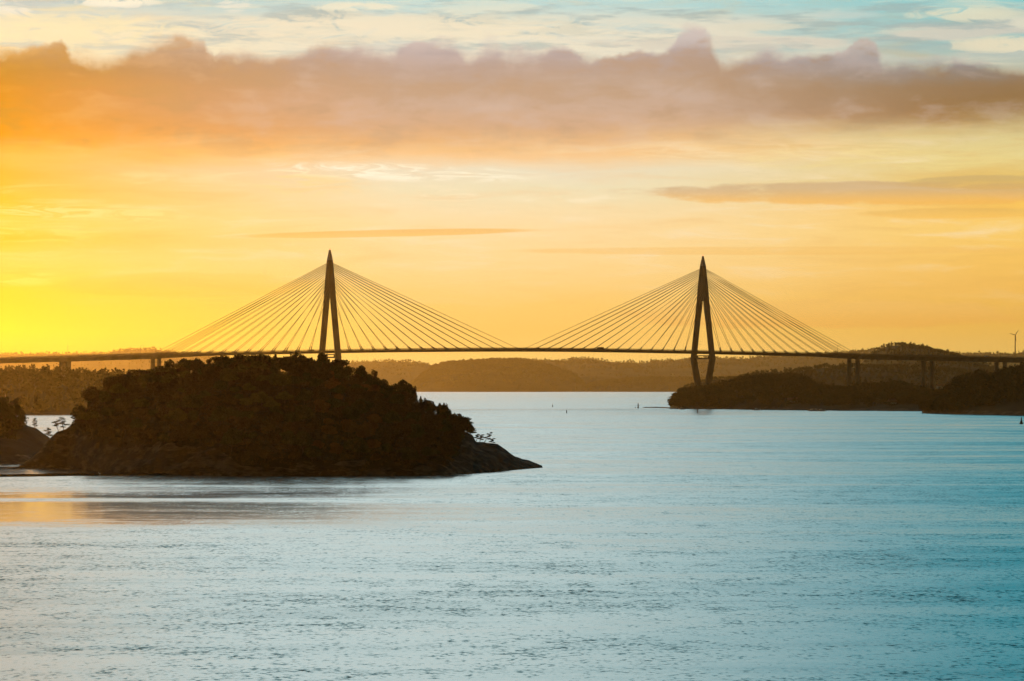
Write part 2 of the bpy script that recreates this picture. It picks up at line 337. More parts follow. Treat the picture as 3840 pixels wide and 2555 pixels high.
# ------------------------------------------------------------------ water
mw = bpy.data.materials.new('sea_water'); mw.use_nodes = True; nt = mw.node_tree; b = nt.nodes['Principled BSDF']
wt = nt; WL = nt.links.new                       # node helpers now write into the water material
geo = wn('ShaderNodeNewGeometry'); ps = wn('ShaderNodeSeparateXYZ'); WL(geo.outputs['Position'], ps.inputs[0]); X, Y = ps.outputs[0], ps.outputs[1]
def wcol(sx, sy, z, sc=1.0, det=3, rg=.55, out='Color', dist=0.0): return noi(comb(mth('MULTIPLY', X, sx), mth('MULTIPLY', Y, sy), z), sc, det, rg, out, dist)
cA = wn('ShaderNodeSeparateColor'); WL(wcol(1.7, .85, 0, 1, 4, .62), cA.inputs[0])
cB = wn('ShaderNodeSeparateColor'); WL(wcol(.34, .22, 5, 1, 3, .6), cB.inputs[0])
cC = wn('ShaderNodeSeparateColor'); WL(wcol(.05, .05, 9, 1, 3, .6), cC.inputs[0])
def sl(ch):
    v = mth('MULTIPLY', mth('SUBTRACT', cA.outputs[ch], .5), 1.0)
    v = mth('ADD', v, mth('MULTIPLY', mth('SUBTRACT', cB.outputs[ch], .5), .55))
    return mth('ADD', v, mth('MULTIPLY', mth('SUBTRACT', cC.outputs[ch], .5), .35))
sx_, sy_ = sl(0), sl(1)
# ruffled water, with long calmer bands
band = wcol(.0035, .012, 3, 1, 5, .6, 'Fac', .6)
band2 = wcol(.02, .05, 13, 1, 5, .65, 'Fac', .4)
edge = mth('MULTIPLY', mth('SUBTRACT', wcol(.02, .035, 17, 1, 6, .68, 'Fac'), .5), 80)
Ye = mth('ADD', Y, edge)
calm_y = mth('MULTIPLY', mr(Ye, 548, 606), mr(Ye, 775, 738))
gapb = mth('SUBTRACT', 1.0, mth('MULTIPLY', mth('MULTIPLY', mr(Y, 691, 702), mr(Y, 724, 712)), .75))
calm_x = mr(mth('ADD', mth('DIVIDE', mth('MULTIPLY', X, 15000), Y), mth('MULTIPLY', edge, 6)), 200, -1500)
slick = mth('MULTIPLY', mth('MULTIPLY', calm_y, calm_x), gapb)
rp = wcol(.06, .10, 31, 1, 5, .65, 'Fac', .5)
slick = mth('MULTIPLY', slick, mr(rp, .36, .56, .72, 1.0))
cove = mth('MULTIPLY', mth('MULTIPLY', mr(Y, 893, 906), mr(Y, 1010, 990)), mr(X, -48, -80))
slick = mth('MAXIMUM', slick, mth('MULTIPLY', cove, .8))
amp = mth('MULTIPLY', mr(band, .38, .62, .7, 1.15), mr(band2, .35, .65, .85, 1.12))
amp = mth('MULTIPLY', amp, mth('SUBTRACT', 1.0, mth('MULTIPLY', slick, .95)))
WA, WB = .44, .055
nx = mth('MULTIPLY', mth('MULTIPLY', sx_, amp), .22)
crest = mth('POWER', mr(sy_, -.08, .38, 0, 1, False), 2.6)
ny = mth('MULTIPLY', mth('ADD', mth('MULTIPLY', crest, -WA), mth('SUBTRACT', mth('MULTIPLY', sy_, .04), WB)), amp)      # near faces of the wind waves are the steeper ones
vm = wn('ShaderNodeVectorMath'); vm.operation = 'NORMALIZE'; WL(comb(nx, ny, 1.0), vm.inputs[0])
WL(vm.outputs[0], b.inputs['Normal'])
b.inputs['Base Color'].default_value = (.03, .16, .20, 1); b.inputs['Roughness'].default_value = .12
b.inputs['IOR'].default_value = 1.72; b.inputs['Specular IOR Level'].default_value = .5
wme = MB(); wme.v = [(-4400, -200, 0), (4400, -200, 0), (4400, 22600, 0), (-4400, 22600, 0)]; wme.f = [(0, 1, 2, 3)]
wo_ = wme.build('water', mw); tag(wo_, 'calm pale blue sea channel with rippled bands and golden reflections', 'water', kind='structure')

# ------------------------------------------------------------------ leaf clouds / tree shapes
def rand_unit(n):
    v = rng.normal(size=(n, 3)); return v/np.linalg.norm(v, axis=1)[:, None]
def leaves(C, size, flat=0.0):
    """one ragged four-sided leaf clump at each centre"""
    n = len(C); a = rand_unit(n); bb = np.cross(a, rand_unit(n)); bb /= np.linalg.norm(bb, axis=1)[:, None]+1e-9
    if flat: a[:, 2] *= 1-flat; bb[:, 2] *= 1-flat
    s = (size*rng.uniform(.6, 1.3, n))[:, None]; t = s*rng.uniform(.5, 1.0, n)[:, None]
    V = np.stack([C-a*s, C-bb*t*rng.uniform(.5, 1, n)[:, None], C+a*s, C+bb*t], axis=1).reshape(-1, 3)
    return V, np.arange(n*4).reshape(-1, 4)
def lobes_pts(lobes, n, fill=.55):
    w = np.array([l[3]*l[4] for l in lobes]); w = w/w.sum(); P = []
    for l, k in zip(lobes, rng.multinomial(n, w)):
        u = rand_unit(k); r = rng.uniform(fill, 1.05, k)[:, None]
        P.append(np.array(l[:3])+u*r*np.array([l[3], l[3], l[4]]))
    return np.concatenate(P)
def crown_round(h, w, n, size, nl=9):
    L = []
    for i in range(nl):
        a = rng.uniform(0, 6.28); q = rng.uniform(0, .5)*w*.75; z = rng.uniform(.42, .84)*h
        k = 1-.55*abs(z/h-.6); L.append((q*math.cos(a), q*math.sin(a), z, w*rng.uniform(.17, .3)*k, h*rng.uniform(.10, .17)))
    L.append((0, 0, h*.6, w*.36, h*.27)); L.append((0, 0, h*.84, w*.18, h*.13))
    return leaves(lobes_pts(L, n), size)
def crown_spiky(h, w, n, size):
    L = [(0, 0, h*.5, w*.34, h*.28)]
    for i in range(9):
        a = rng.uniform(0, 6.28); q = rng.uniform(.05, .42)*w; z = h*rng.uniform(.55, .92)
        L.append((q*math.cos(a), q*math.sin(a), z*(1-.25*q/w), w*.09, h*rng.uniform(.10, .2)))
    return leaves(lobes_pts(L, n), size)
def crown_fir(h, w, n, size):
    z = rng.uniform(0, 1, n)**.8; zz = h*(.14+.86*z); tier = .72+.28*np.sin(zz*5.0)
    r = w*.5*(1-z)**.85*tier*np.sqrt(rng.uniform(.15, 1, n)); a = rng.uniform(0, 6.28, n)
    return leaves(np.stack([r*np.cos(a), r*np.sin(a), zz-r*.25], axis=1), size, .35)
def crown_pine(h, w, n, size, pads, lean=0.0):
    L = []
    for i in range(pads):
        t = (i+.5)/pads; z = h*(.38+.6*t); a = i*2.4+rng.uniform(-.4, .4); q = w*.34*(1-.75*t)*rng.uniform(.6, 1.2)
        L.append((q*math.cos(a)+lean*z, q*math.sin(a), z, w*rng.uniform(.2, .32)*(1-.35*t), h*.07))
    return leaves(lobes_pts(L, n, .2), size, .5), L
def trunk_mb(h, r, limbs, lean=0.0):
    m_ = MB(); p = Vector((0, 0, -.6)); k = 5
    pts = [Vector((lean*h*(i/k)+.05*math.sin(i*2.1)*h*.2, .03*math.cos(i)*h*.2, -.6+(h+.6)*i/k)) for i in range(k+1)]
    pts[0] = Vector((0, 0, -.6))
    for i in range(k): m_.tube(pts[i], pts[i+1], r*(1-.8*i/k), r*(1-.8*(i+1)/k), 6)
    for q in limbs:
        q = Vector(q); t = min(.95, max(.2, (q.z-.18*h)/h)); i = min(k-1, int(t*k)); s = pts[i].lerp(pts[i+1], t*k-i)
        m_.tube(s, q, r*.3, r*.1, 4)
    return m_
def tree_proto(kind, mat):
    if kind == 'round': h, w = rng.uniform(5.2, 6.4), rng.uniform(6.0, 7.4); V, Q = crown_round(h, w, 2300, .26)
    elif kind == 'bush': h, w = rng.uniform(3.6, 4.4), rng.uniform(5.4, 6.4); V, Q = crown_round(h, w, 1800, .24, 7)
    elif kind == 'spiky': h, w = rng.uniform(5.6, 7.0), rng.uniform(3.4, 4.6); V, Q = crown_spiky(h, w, 1300, .2)
    elif kind == 'fir': h, w = rng.uniform(5, 6), rng.uniform(3.4, 4.2); V, Q = crown_fir(h, w, 1100, .2)
    limbs = []
    if kind != 'fir': limbs = [(math.cos(i*1.3)*w*.28, math.sin(i*1.3)*w*.28, h*(.45+.06*i)) for i in range(6)]
    tm = trunk_mb(h*.85, .16 if kind != 'bush' else .1, limbs)
    tme = bpy.data.meshes.new('trunk'); tme.from_pydata(tm.v, [], tm.f); tme.materials.append(M['bark'])
    return mesh_np('crown', V, Q, mat, linkit=False), tme, h
LOWSIDE = {}
def plant(proto, name, loc, rz, s, label, cat, group, sz=None):
    cme, tme, h = proto
    e = empty(name, loc, rz, s)
    if sz: e.scale = (s, s, sz)
    link(bpy.data.objects.new('trunk', tme), e); link(bpy.data.objects.new('crown', cme), e)
    return tag(e, label, cat, group)

# ------------------------------------------------------------------ land forms
def interp(pts, x): return np.interp(x, [p[0] for p in pts], [p[1] for p in pts])
class Land:
    """height field from a measured skyline: ridge at distance dr, shore at ds(px), falling away behind"""
    def __init__(s, sky, dr, shore, back, treeh, rough, pw=.75, rscale=.02, fan=False):
        s.dr, s.back, s.pw, s.rough, s.rs = dr, back, pw, rough, rscale
        s.sx = [pX(p[0], dr) for p in sky]; s.sz = [max(-1.2, pZ(p[1], dr)-treeh(p[0])) for p in sky]
        s.fan = fan                              # shores that follow the line of sight keep their ends in view order
        s.hx = [pX(p[0], dr if fan else p[1]) for p in shore]; s.hy = [p[1] for p in shore]
        s.x0, s.x1 = s.sx[0], s.sx[-1]
    def height(s, x, y):
        if s.fan: x = x*s.dr/y
        zr = np.interp(x, s.sx, s.sz, left=-1.2, right=-1.2); sh = np.interp(x, s.hx, s.hy)
        t = (y-sh)/(s.dr-sh); tb = (y-s.dr)/s.back
        tt = np.clip(t, 0, 1)
        f = np.where(t < 1, 1-(1-tt)**(1/s.pw), np.clip(1-np.clip(tb, 0, 1)**2, 0, 1))
        z = zr*f
        return np.where(t < 0, -1.2, np.where(tb > 1, -1.2, z))
    def full(s, x, y):
        x = np.atleast_1d(np.asarray(x, float)); y = np.atleast_1d(np.asarray(y, float)); z = s.height(x, y)
        n = np.array([mn.fractal(Vector((a*s.rs, c*s.rs*1.0, 3.3)), 1.0, 2.0, 6) for a, c in zip(x, y)])
        return z+n*s.rough*np.clip((z+1.0)/4.0, 0, 1)
    def mesh(s, name, mat, nx, ny, cover=None):
        ymin = min(s.hy)-2; xs = np.linspace(s.x0*(min(s.hy)/s.dr if s.fan else 1)-1, s.x1, nx); ys = np.linspace(ymin, s.dr+s.back+2, ny)
        Xg, Yg = np.meshgrid(xs, ys); x, y = Xg.ravel(), Yg.ravel(); z = s.full(x, y)
        i = np.arange(nx*ny).reshape(ny, nx)
        Q = np.stack([i[:-1, :-1], i[:-1, 1:], i[1:, 1:], i[1:, :-1]], axis=-1).reshape(-1, 4)
        keep = (z[Q].max(axis=1) > -1.15); Q = Q[keep]
        at = np.ones(len(x)) if cover is None else cover(x, y, z)
        return mesh_np(name, np.stack([x, y, z], 1), Q, mat, smooth=True, attr=at)

def wood(name, land, n, kinds, hrange, wr, nleaf, size, label, xr=None, zmin=1.5, yb=.35, mat=None, yp=.9):
    """one far-off wood: many ragged crowns standing on a land form"""
    T = []
    for k in kinds:
        for _ in range(3):
            T.append({'r': lambda: crown_round(1.0, wr, nleaf, size, 6), 'f': lambda: crown_fir(1.0, wr*.6, nleaf, size), 's': lambda: crown_spiky(1.0, wr*.75, nleaf, size)}[k]())
    x0, x1 = xr or (land.x0, land.x1); Vs, Qs, off, c = [], [], 0, 0
    xs = rng.uniform(x0, x1, n*3); sh = np.interp(xs*1.04 if land.fan else xs, land.hx, land.hy)
    ys = sh+(land.dr*1.0+land.back*yb-sh)*rng.uniform(0, 1, n*3)**yp
    zs = land.full(xs, ys)
    for x, y, z in zip(xs, ys, zs):
        if z < zmin: continue
        V, Q = T[rng.integers(len(T))]; h = rng.uniform(*hrange); a = rng.uniform(0, 6.28); ca, sa = math.cos(a), math.sin(a)
        W_ = np.empty_like(V); W_[:, 0] = (V[:, 0]*ca-V[:, 1]*sa)*h+x; W_[:, 1] = (V[:, 0]*sa+V[:, 1]*ca)*h+y; W_[:, 2] = V[:, 2]*h*rng.uniform(.85, 1.15)+z-h*.2
        Vs.append(W_); Qs.append(Q+off); off += len(V); c += 1
        if c >= n: break
    o = mesh_np(name, np.concatenate(Vs), np.concatenate(Qs), mat or M['wood_far'])
    return tag(o, label, 'woodland', kind='stuff')
def const(v): return lambda p: v

# far ridges
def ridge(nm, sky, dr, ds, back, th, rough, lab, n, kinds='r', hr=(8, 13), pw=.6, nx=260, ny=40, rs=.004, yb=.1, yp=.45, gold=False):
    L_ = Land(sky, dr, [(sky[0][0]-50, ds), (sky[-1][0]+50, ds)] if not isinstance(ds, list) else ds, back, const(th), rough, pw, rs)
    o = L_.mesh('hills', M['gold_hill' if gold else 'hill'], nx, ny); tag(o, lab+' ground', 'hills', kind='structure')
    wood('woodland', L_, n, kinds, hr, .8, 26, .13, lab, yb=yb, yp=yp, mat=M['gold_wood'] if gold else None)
    return L_
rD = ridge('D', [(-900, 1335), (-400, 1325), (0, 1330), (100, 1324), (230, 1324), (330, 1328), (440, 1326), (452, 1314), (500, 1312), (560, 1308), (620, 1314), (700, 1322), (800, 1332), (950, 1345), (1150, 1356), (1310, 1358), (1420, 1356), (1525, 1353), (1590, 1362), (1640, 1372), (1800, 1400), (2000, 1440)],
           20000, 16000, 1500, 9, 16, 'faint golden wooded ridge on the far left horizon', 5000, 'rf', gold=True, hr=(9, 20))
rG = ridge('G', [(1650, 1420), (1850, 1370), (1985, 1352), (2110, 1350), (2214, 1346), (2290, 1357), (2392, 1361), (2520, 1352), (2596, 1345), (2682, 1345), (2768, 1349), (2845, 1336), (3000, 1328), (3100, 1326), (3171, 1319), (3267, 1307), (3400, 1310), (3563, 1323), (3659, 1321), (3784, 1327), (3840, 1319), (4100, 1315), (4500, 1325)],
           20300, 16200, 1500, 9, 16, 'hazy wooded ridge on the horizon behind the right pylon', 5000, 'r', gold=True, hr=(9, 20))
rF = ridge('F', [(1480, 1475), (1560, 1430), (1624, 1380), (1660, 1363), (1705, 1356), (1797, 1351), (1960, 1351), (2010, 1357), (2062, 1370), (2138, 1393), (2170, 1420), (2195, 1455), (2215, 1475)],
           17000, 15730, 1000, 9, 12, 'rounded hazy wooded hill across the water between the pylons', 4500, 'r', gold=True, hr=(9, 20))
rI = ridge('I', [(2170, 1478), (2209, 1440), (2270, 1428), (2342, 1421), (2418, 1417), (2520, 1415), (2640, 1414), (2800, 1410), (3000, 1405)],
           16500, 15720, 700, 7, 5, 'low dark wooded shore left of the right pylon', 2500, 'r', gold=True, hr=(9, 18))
rJ = ridge('J', [(3150, 1400), (3230, 1370), (3262, 1330), (3280, 1308), (3303, 1295), (3338, 1283), (3374, 1285), (3427, 1292), (3499, 1310), (3552, 1322), (3588, 1337), (3624, 1364), (3677, 1379), (3730, 1392), (3800, 1408), (3950, 1410), (4300, 1405)],
           7800, 6500, 600, 7, 5, 'tall domed wooded hill behind the right approach viaduct', 3600, 'rs', pw=.55, hr=(6, 10), yp=.9)
rK = ridge('K', [(2700, 1445), (2759, 1420), (2771, 1406), (2815, 1394), (2845, 1391), (2890, 1379), (2930, 1384), (2964, 1379), (3023, 1372), (3083, 1363), (3125, 1368), (3160, 1361), (3250, 1364), (3350, 1366), (3450, 1368), (3550, 1376), (3640, 1389), (3750, 1402), (4000, 1405), (4300, 1400)],
           6200, 5400, 500, 6, 4, 'dark wooded hill behind the twin piers on the right', 3000, 'rs', pw=.6, hr=(6, 9), yp=.9)
rM = ridge('M', [(2519, 1494), (2524, 1480), (2540, 1463), (2584, 1440), (2640, 1425), (2679, 1415), (2741, 1413), (2800, 1410), (3000, 1405)],
           7350, [(2519, 7250), (2540, 7145), (3000, 7136)], 300, 5, 3, 'grey wooded headland just behind the foot of the right pylon', 500, 'r', pw=.5, hr=(5, 8), nx=140)
# wooded bank far left
landC = Land([(-900, 1375), (0, 1378), (90, 1376), (230, 1378), (330, 1384), (400, 1391), (500, 1402), (620, 1415), (800, 1435), (1000, 1460), (1300, 1520)], 3180, [(-900, 2785), (0, 2827), (420, 2834), (1300, 2844)], 280, const(8), 2.5, .62, .01)
tag(landC.mesh('shore', M['shore'], 260, 60, lambda x, y, z: np.clip((z-1.2)/1.5, 0, 1)), 'low bank under the golden wood on the left', 'shore', kind='structure')
wood('woodland', landC, 2600, 'frs', (6, 12), .75, 60, .085, 'golden lit conifer wood on the far left bank under the viaduct', zmin=1.2, yb=.15)
# right-hand land under the pylon
landL = Land([(2512, 1530), (2516, 1522), (2528, 1500), (2545, 1482), (2566, 1467), (2608, 1452), (2682, 1436), (2727, 1427), (2759, 1418), (2800, 1406), (2860, 1402), (2964, 1399), (3024, 1406), (3053, 1431), (3107, 1442), (3178, 1446), (3249, 1436), (3303, 1433), (3349, 1426), (3392, 1433), (3445, 1449), (3499, 1457), (3600, 1460), (4100, 1450)],
             3900, [(2400, 3619), (2560, 3601), (2700, 3566), (3000, 3410), (3440, 3258), (4100, 3145)], 300, lambda p: float(np.interp(p, [2512, 2530, 2620], [.3, 1.5, 6.5])), 2.2, .5, .03, True)
tag(landL.mesh('shore', M['shore'], 300, 90, lambda x, y, z: np.clip((z-1.2)/1.5, 0, 1)*np.clip((x-pX(2525, 3800))/12+.45, 0, 1)), 'rocky dark shore at the foot of the right pylon', 'shore', kind='structure')
wood('woodland', landL, 4200, 'rs', (5.5, 9), .95, 60, .095, 'dark wood on the headland below the right pylon', xr=(pX(2535, 3620), landL.x1), zmin=.7, yb=.15)
landN = Land([(3425, 1552), (3450, 1530), (3500, 1490), (3527, 1471), (3556, 1450), (3584, 1422), (3606, 1415), (3652, 1402), (3677, 1396), (3702, 1404), (3731, 1404), (3748, 1393), (3784, 1379), (3820, 1372), (3840, 1362), (4000, 1345), (4300, 1340)],
             3080, [(3425, 3062), (3470, 3030), (3524, 2993), (3700, 2856), (3840, 2774), (4300, 2704)], 250, const(7), 2.0, .55, .015, True)
tag(landN.mesh('shore', M['shore'], 220, 80, lambda x, y, z: np.clip((z-2.0)/1.5, 0, 1)), 'low stony edge of the nearest land on the right', 'shore', kind='structure')
wood('woodland', landN, 2200, 'rs', (6.5, 10), 1.0, 80, .09, 'black wood on the nearest headland at the right edge', zmin=.9, yb=.15)

# ------------------------------------------------------------------ the near island
sky_island = [(60, 1752), (100, 1722), (140, 1690), (178, 1648), (216, 1610), (249, 1584), (262, 1572), (290, 1552), (319, 1524), (345, 1484), (361, 1462), (381, 1460), (398, 1436), (431, 1420), (468, 1422), (485, 1428), (502, 1406), (539, 1396), (614, 1389), (638, 1368), (696, 1359), (755, 1358), (788, 1364), (813, 1350), (870, 1344),
              (910, 1348), (980, 1354), (1023, 1350), (1068, 1360), (1114, 1348), (1142, 1364), (1201, 1356), (1226, 1358), (1247, 1371), (1279, 1382), (1300, 1380), (1328, 1397), (1349, 1398), (1384, 1412), (1405, 1434), (1458, 1448), (1493, 1444), (1538, 1456), (1556, 1476), (1591, 1496), (1605, 1506), (1661, 1516),
              (1679, 1534), (1710, 1560), (1756, 1562), (1773, 1590), (1785, 1637), (1826, 1667), (1868, 1671), (1896, 1688), (1931, 1713), (1959, 1723), (1984, 1727), (2022, 1743), (2034, 1750), (2044, 1770)]
def th_i(p):
    if p < 230 or p > 1790: return .15
    return float(np.interp(p, [230, 330, 700, 1500, 1700, 1760, 1780, 1792], [1.2, 3.2, 3.7, 3.7, 3.7, 4.4, 2.4, .2]))
ISL = Land(sky_island, 991, [(60, 986), (250, 979), (350, 956), (500, 931), (620, 914), (870, 898), (1400, 899), (1650, 900), (1790, 925), (1900, 954), (2022, 986), (2060, 987)], 27, th_i, 1.2, .5, .057)
# ragged slabs: extra relief for the bare rock
_full = ISL.full
def isl_full(x, y):
    z = _full(x, y); x = np.atleast_1d(x); y = np.atleast_1d(y)
    r = np.array([mn.ridged_multi_fractal(Vector((a*.09+c*.05, c*.09, h*.13)), .9, 2.1, 6, 1.0, 2.0) for a, c, h in zip(x, y, z)])
    k = np.clip((z+.9)/3, 0, 1)*np.clip((991-y)/10, .15, 1)
    # two long rock shoulders near the water on the left and a low one right of centre
    for cx, w, y0, hh in ((pX(520, 925), 7, 924, 2.1), (pX(760, 913), 9.5, 912, 1.8), (pX(1270, 902), 6, 904, 1.5), (pX(1080, 902), 5, 903, .8), (pX(1480, 903), 7, 904, 1.0)):
        z = z+hh*np.exp(-((x-cx)/w)**2-((y-y0)/4.8)**2)*(z > -1.1)
    return z+(r-.9)*.5*k
ISL.full = isl_full
def cover_i(x, y, z):
    pxx = x/y*F+1920; c = np.ones(len(x))
    line = np.interp(pxx, [60, 230, 300, 380, 560, 700, 830, 900, 1150, 1300, 1500, 1700, 1790, 1850], [47, 13, 8, 5.5, 6.2, 7.5, 5.5, 2.7, 2.0, 2.5, 2.0, 2.2, 16, 47])
    n = np.array([mn.noise(Vector((a*.19, b_*.19, 0))) for a, b_ in zip(x, y)])
    return np.clip((z-line+n*2.4)/1.0+.5, 0, 1)
isl = ISL.mesh('island', M['rock'], 420, 190, cover_i)
tag(isl, 'rocky hump of the near island with bare granite slabs at the waterline', 'island', kind='structure')
# land at the left edge
LB = Land([(-900, 1600), (-300, 1560), (0, 1570), (40, 1572), (70, 1583), (95, 1596), (120, 1604), (150, 1622), (178, 1640), (215, 1672), (270, 1745)], 1107, [(-900, 1015), (0, 1034), (100, 1041), (200, 1063), (270, 1098)], 40, const(.2), 1.0, .6, .06)
def cover_b(x, y, z): return np.clip((z-1.7)/.8, 0, 1)
tag(LB.mesh('shore', M['rock'], 300, 90, cover_b), 'dark sloping headland at the left edge with a pale beach', 'shore', kind='structure')

# trees on the island
kinds = [('round', 'leaf'), ('round', 'leaf'), ('round', 'leaf_brown'), ('round', 'leaf_brown'), ('bush', 'leaf'), ('bush', 'leaf_brown'), ('round', 'leaf_rust'), ('round', 'leaf_olive'), ('spiky', 'leaf'), ('spiky', 'leaf_brown'), ('fir', 'needle'), ('bush', 'leaf_rust')]
PR = [tree_proto(k, M[m_]) for k, m_ in kinds]
placed = []
def cov(x, y):
    z = float(ISL.full(x, y)[0]); return z, float(cover_i(np.array([x]), np.array([y]), np.array([z]))[0])
tries = 0; cnt = 0
GRP = 'trees of the dense wood covering the near island'
while cnt < 258 and tries < 9000:
    tries += 1
    x = rng.uniform(pX(212, 991), pX(1785, 991)); y = rng.uniform(901, 996)
    z, c = cov(x, y)
    if c < .6 or z < 1.7: continue
    p_ = x/y*F+1920
    md = 3.0 if y > 978 else 3.25
    if any((x-a)**2+((y-b_)*.62)**2 < md*md for a, b_ in placed): continue
    placed.append((x, y)); ridge_ = y > 978
    r = rng.random()
    if p_ > 1300 and ridge_: k = rng.choice([8, 9, 10, 0, 4], p=[.3, .2, .15, .2, .15])
    elif ridge_: k = rng.choice([0, 1, 2, 3, 8, 9])
    else: k = rng.choice([0, 1, 2, 3, 4, 5], p=[.15, .15, .25, .2, .1, .15])
    sub = 'brown' if k in (2, 3, 5, 9) else 'green'
    if not ridge_ and 1180 < p_ < 1420 and r < .45: k = int(rng.choice([6, 11])); sub = 'rust'
    if 840 < p_ < 1090 and z > 14 and r < .45: k = 7; sub = 'olive'
    if 230 < p_ < 700 and z > 9.5 and r < .3: k = 7; sub = 'olive'
    s = .8*rng.uniform(.62, 1.22)*(.8 if p_ < 330 or p_ > 1720 else 1.0)
    lab = {'brown': 'brown leaved tree in the dense wood covering the near island', 'green': 'dark green tree in the dense wood covering the near island',
           'rust': 'rust red autumn tree on the right half of the near island', 'olive': 'olive yellow tree high on the left half of the near island'}[sub]
    if k == 10: lab = 'pointed dark fir on the skyline of the near island'
    plant(PR[k], 'fir_tree' if k == 10 else 'leafy_tree', (x, y, z-.3), rng.uniform(0, 6.28), s, lab, 'tree', GRP+(' ('+('fir' if k == 10 else sub)+')'))
    cnt += 1
for px, y, k, s_ in [(700, 983, 8, .8), (760, 985, 9, .7), (905, 981, 8, .8), (1023, 985, 9, .9), (1040, 983, 8, .7), (1089, 983, 10, .9), (1108, 985, 8, 1.0), (1122, 983, 9, .95), (1136, 985, 8, .8), (1173, 985, 9, .8), (1201, 983, 8, 1.0), (1226, 984, 9, .9), (1300, 984, 10, 1.05), (1310, 985, 8, .8), (1349, 985, 8, .95),
                    (1362, 984, 9, .8), (1384, 985, 8, .8), (1405, 985, 9, .7), (1430, 984, 8, .8), (1458, 983, 8, .8), (1493, 985, 10, .9), (1500, 984, 8, .8), (1530, 985, 8, 1.0), (1542, 984, 9, 1.0), (1556, 985, 8, .8), (1591, 984, 9, .8), (1625, 984, 8, .7), (1650, 985, 8, .8), (1661, 983, 9, .8)]:
    x = pX(px, y); z = float(ISL.full(x, y)[0])
    if k == 10: plant(PR[10], 'fir_tree', (x, y, z-.2), px*.7, s_*.8, 'pointed dark fir on the skyline of the near island', 'tree', GRP+' (fir)')
    else: plant(PR[k], 'leafy_tree', (x, y, z-.2), px*.7, s_*.8, 'slender spiky topped tree on the skyline of the near island', 'tree', 'spiky trees on the skyline of the near island')
print('island trees', cnt, tries)
# undergrowth filling between the trees
n = 12000; xs = rng.uniform(pX(205, 991), pX(1800, 991), n); ys = rng.uniform(899, 994, n); zs = ISL.full(xs, ys); cs = cover_i(xs, ys, zs)
ok = (cs > .55) & (zs > .9); xs, ys, zs = xs[ok], ys[ok], zs[ok]
C = []
for x, y, z in zip(xs, ys, zs):
    k = 12; u = rand_unit(k); C.append(np.array([x, y, z+.3])+u*np.array([.65, .65, .45])*rng.uniform(.4, 1, (k, 1)))
V, Q = leaves(np.concatenate(C), .18)
tag(mesh_np('undergrowth', V, Q, M['leaf_brown']), 'low brown scrub between the trees of the near island', 'undergrowth', kind='stuff')

# ---- single pines that stand out
def pine(px, py, d, h, w, pads, n, size, label, lean=0.0, zb=None, group=None, rz=0.0):
    (V, Q), L_ = crown_pine(h, w, n, size, pads, lean)
    x = pX(px, d); z = pZ(py, d) if zb is None else zb
    e = empty('pine_tree', (x, d, z), rz)
    trunk_mb(h*.93, max(.09, h*.032), [(l[0], l[1], l[2]) for l in L_], lean).build('trunk', M['bark'], e)
    mesh_np('crown', V, Q, M['needle'], e); tag(e, label, 'tree', group); return e
zb = lambda land, px, d: float(land.full(pX(px, d), d)[0])
pine(130, 1600, 1105, 3.6, 2.1, 9, 900, .13, 'small lone pine standing clear on the left headland against the water', zb=zb(LB, 130, 1105)-.1)
pine(180, 1635, 990, 3.3, 3.0, 7, 1000, .14, 'flat topped little pine in the gap between headland and island', zb=zb(ISL, 180, 990)-.1)
pine(222, 1600, 990, 2.7, 3.6, 6, 1000, .14, 'low spreading pine leaning left off the island slope', lean=-.35, zb=zb(ISL, 222, 990)-.1)
pine(240, 1600, 990, 3.2, 3.5, 7, 1000, .14, 'second low pine above the leaning one on the island slope', lean=-.2, zb=zb(ISL, 240, 990)-.1)
pine(112, 1596, 1106, .95, .55, 4, 80, .08, 'tiny sapling just left of the lone pine', zb=zb(LB, 114, 1106)-.05)
for (px, d, h, w, lab) in [(62, 1098, 7.3, 5.6, 'tall broad pine at the right end of the left headland wood'), (22, 1098, 6.4, 4.7, 'dark pine left of the broad pine on the left headland'), (4, 1092, 7.2, 4.4, 'tallest pine at the very left edge of the photo'), (82, 1096, 4.6, 4.0, 'short pine under the broad pine on the left headland'),
                           (42, 1092, 5.4, 4.6, 'mid height pine in front of the left headland wood'), (-20, 1095, 7, 5.5, 'pine cut off by the left edge of the photo')]:
    z0 = zb(LB, px, d)-.3
    T_ = crown_round(h, w*.8, 1700, .2, 10); P_, L_ = crown_pine(h, w, 1900, .17, 12)
    V = np.concatenate([T_[0]*np.array([.6, .6, .9]), P_[0]]); Q = np.concatenate([T_[1], P_[1]+len(T_[0])])
    e = empty('pine_tree', (pX(px, d), d, z0)); trunk_mb(h*.9, .22, [(l[0], l[1], l[2]) for l in L_]).build('trunk', M['bark'], e); mesh_np('crown', V, Q, M['needle'], e); tag(e, lab, 'tree')
# scrub on the left headland
n = 1600; xs = rng.uniform(pX(-300, 1102), pX(60, 1102), n)+rng.uniform(0, 1, n)**3*3.6; ys = rng.uniform(1068, 1111, n); zs = LB.full(xs, ys); ok = zs > 4.8; C = []
for x, y, z in zip(xs[ok], ys[ok], zs[ok]):
    u = rand_unit(22); C.append(np.array([x, y, z+.4])+u*np.array([1.0, 1.0, .8])*rng.uniform(.4, 1, (22, 1)))
V, Q = leaves(np.concatenate(C), .26); tag(mesh_np('undergrowth', V, Q, M['leaf']), 'dark scrub under the pines of the left headland', 'undergrowth', kind='stuff')
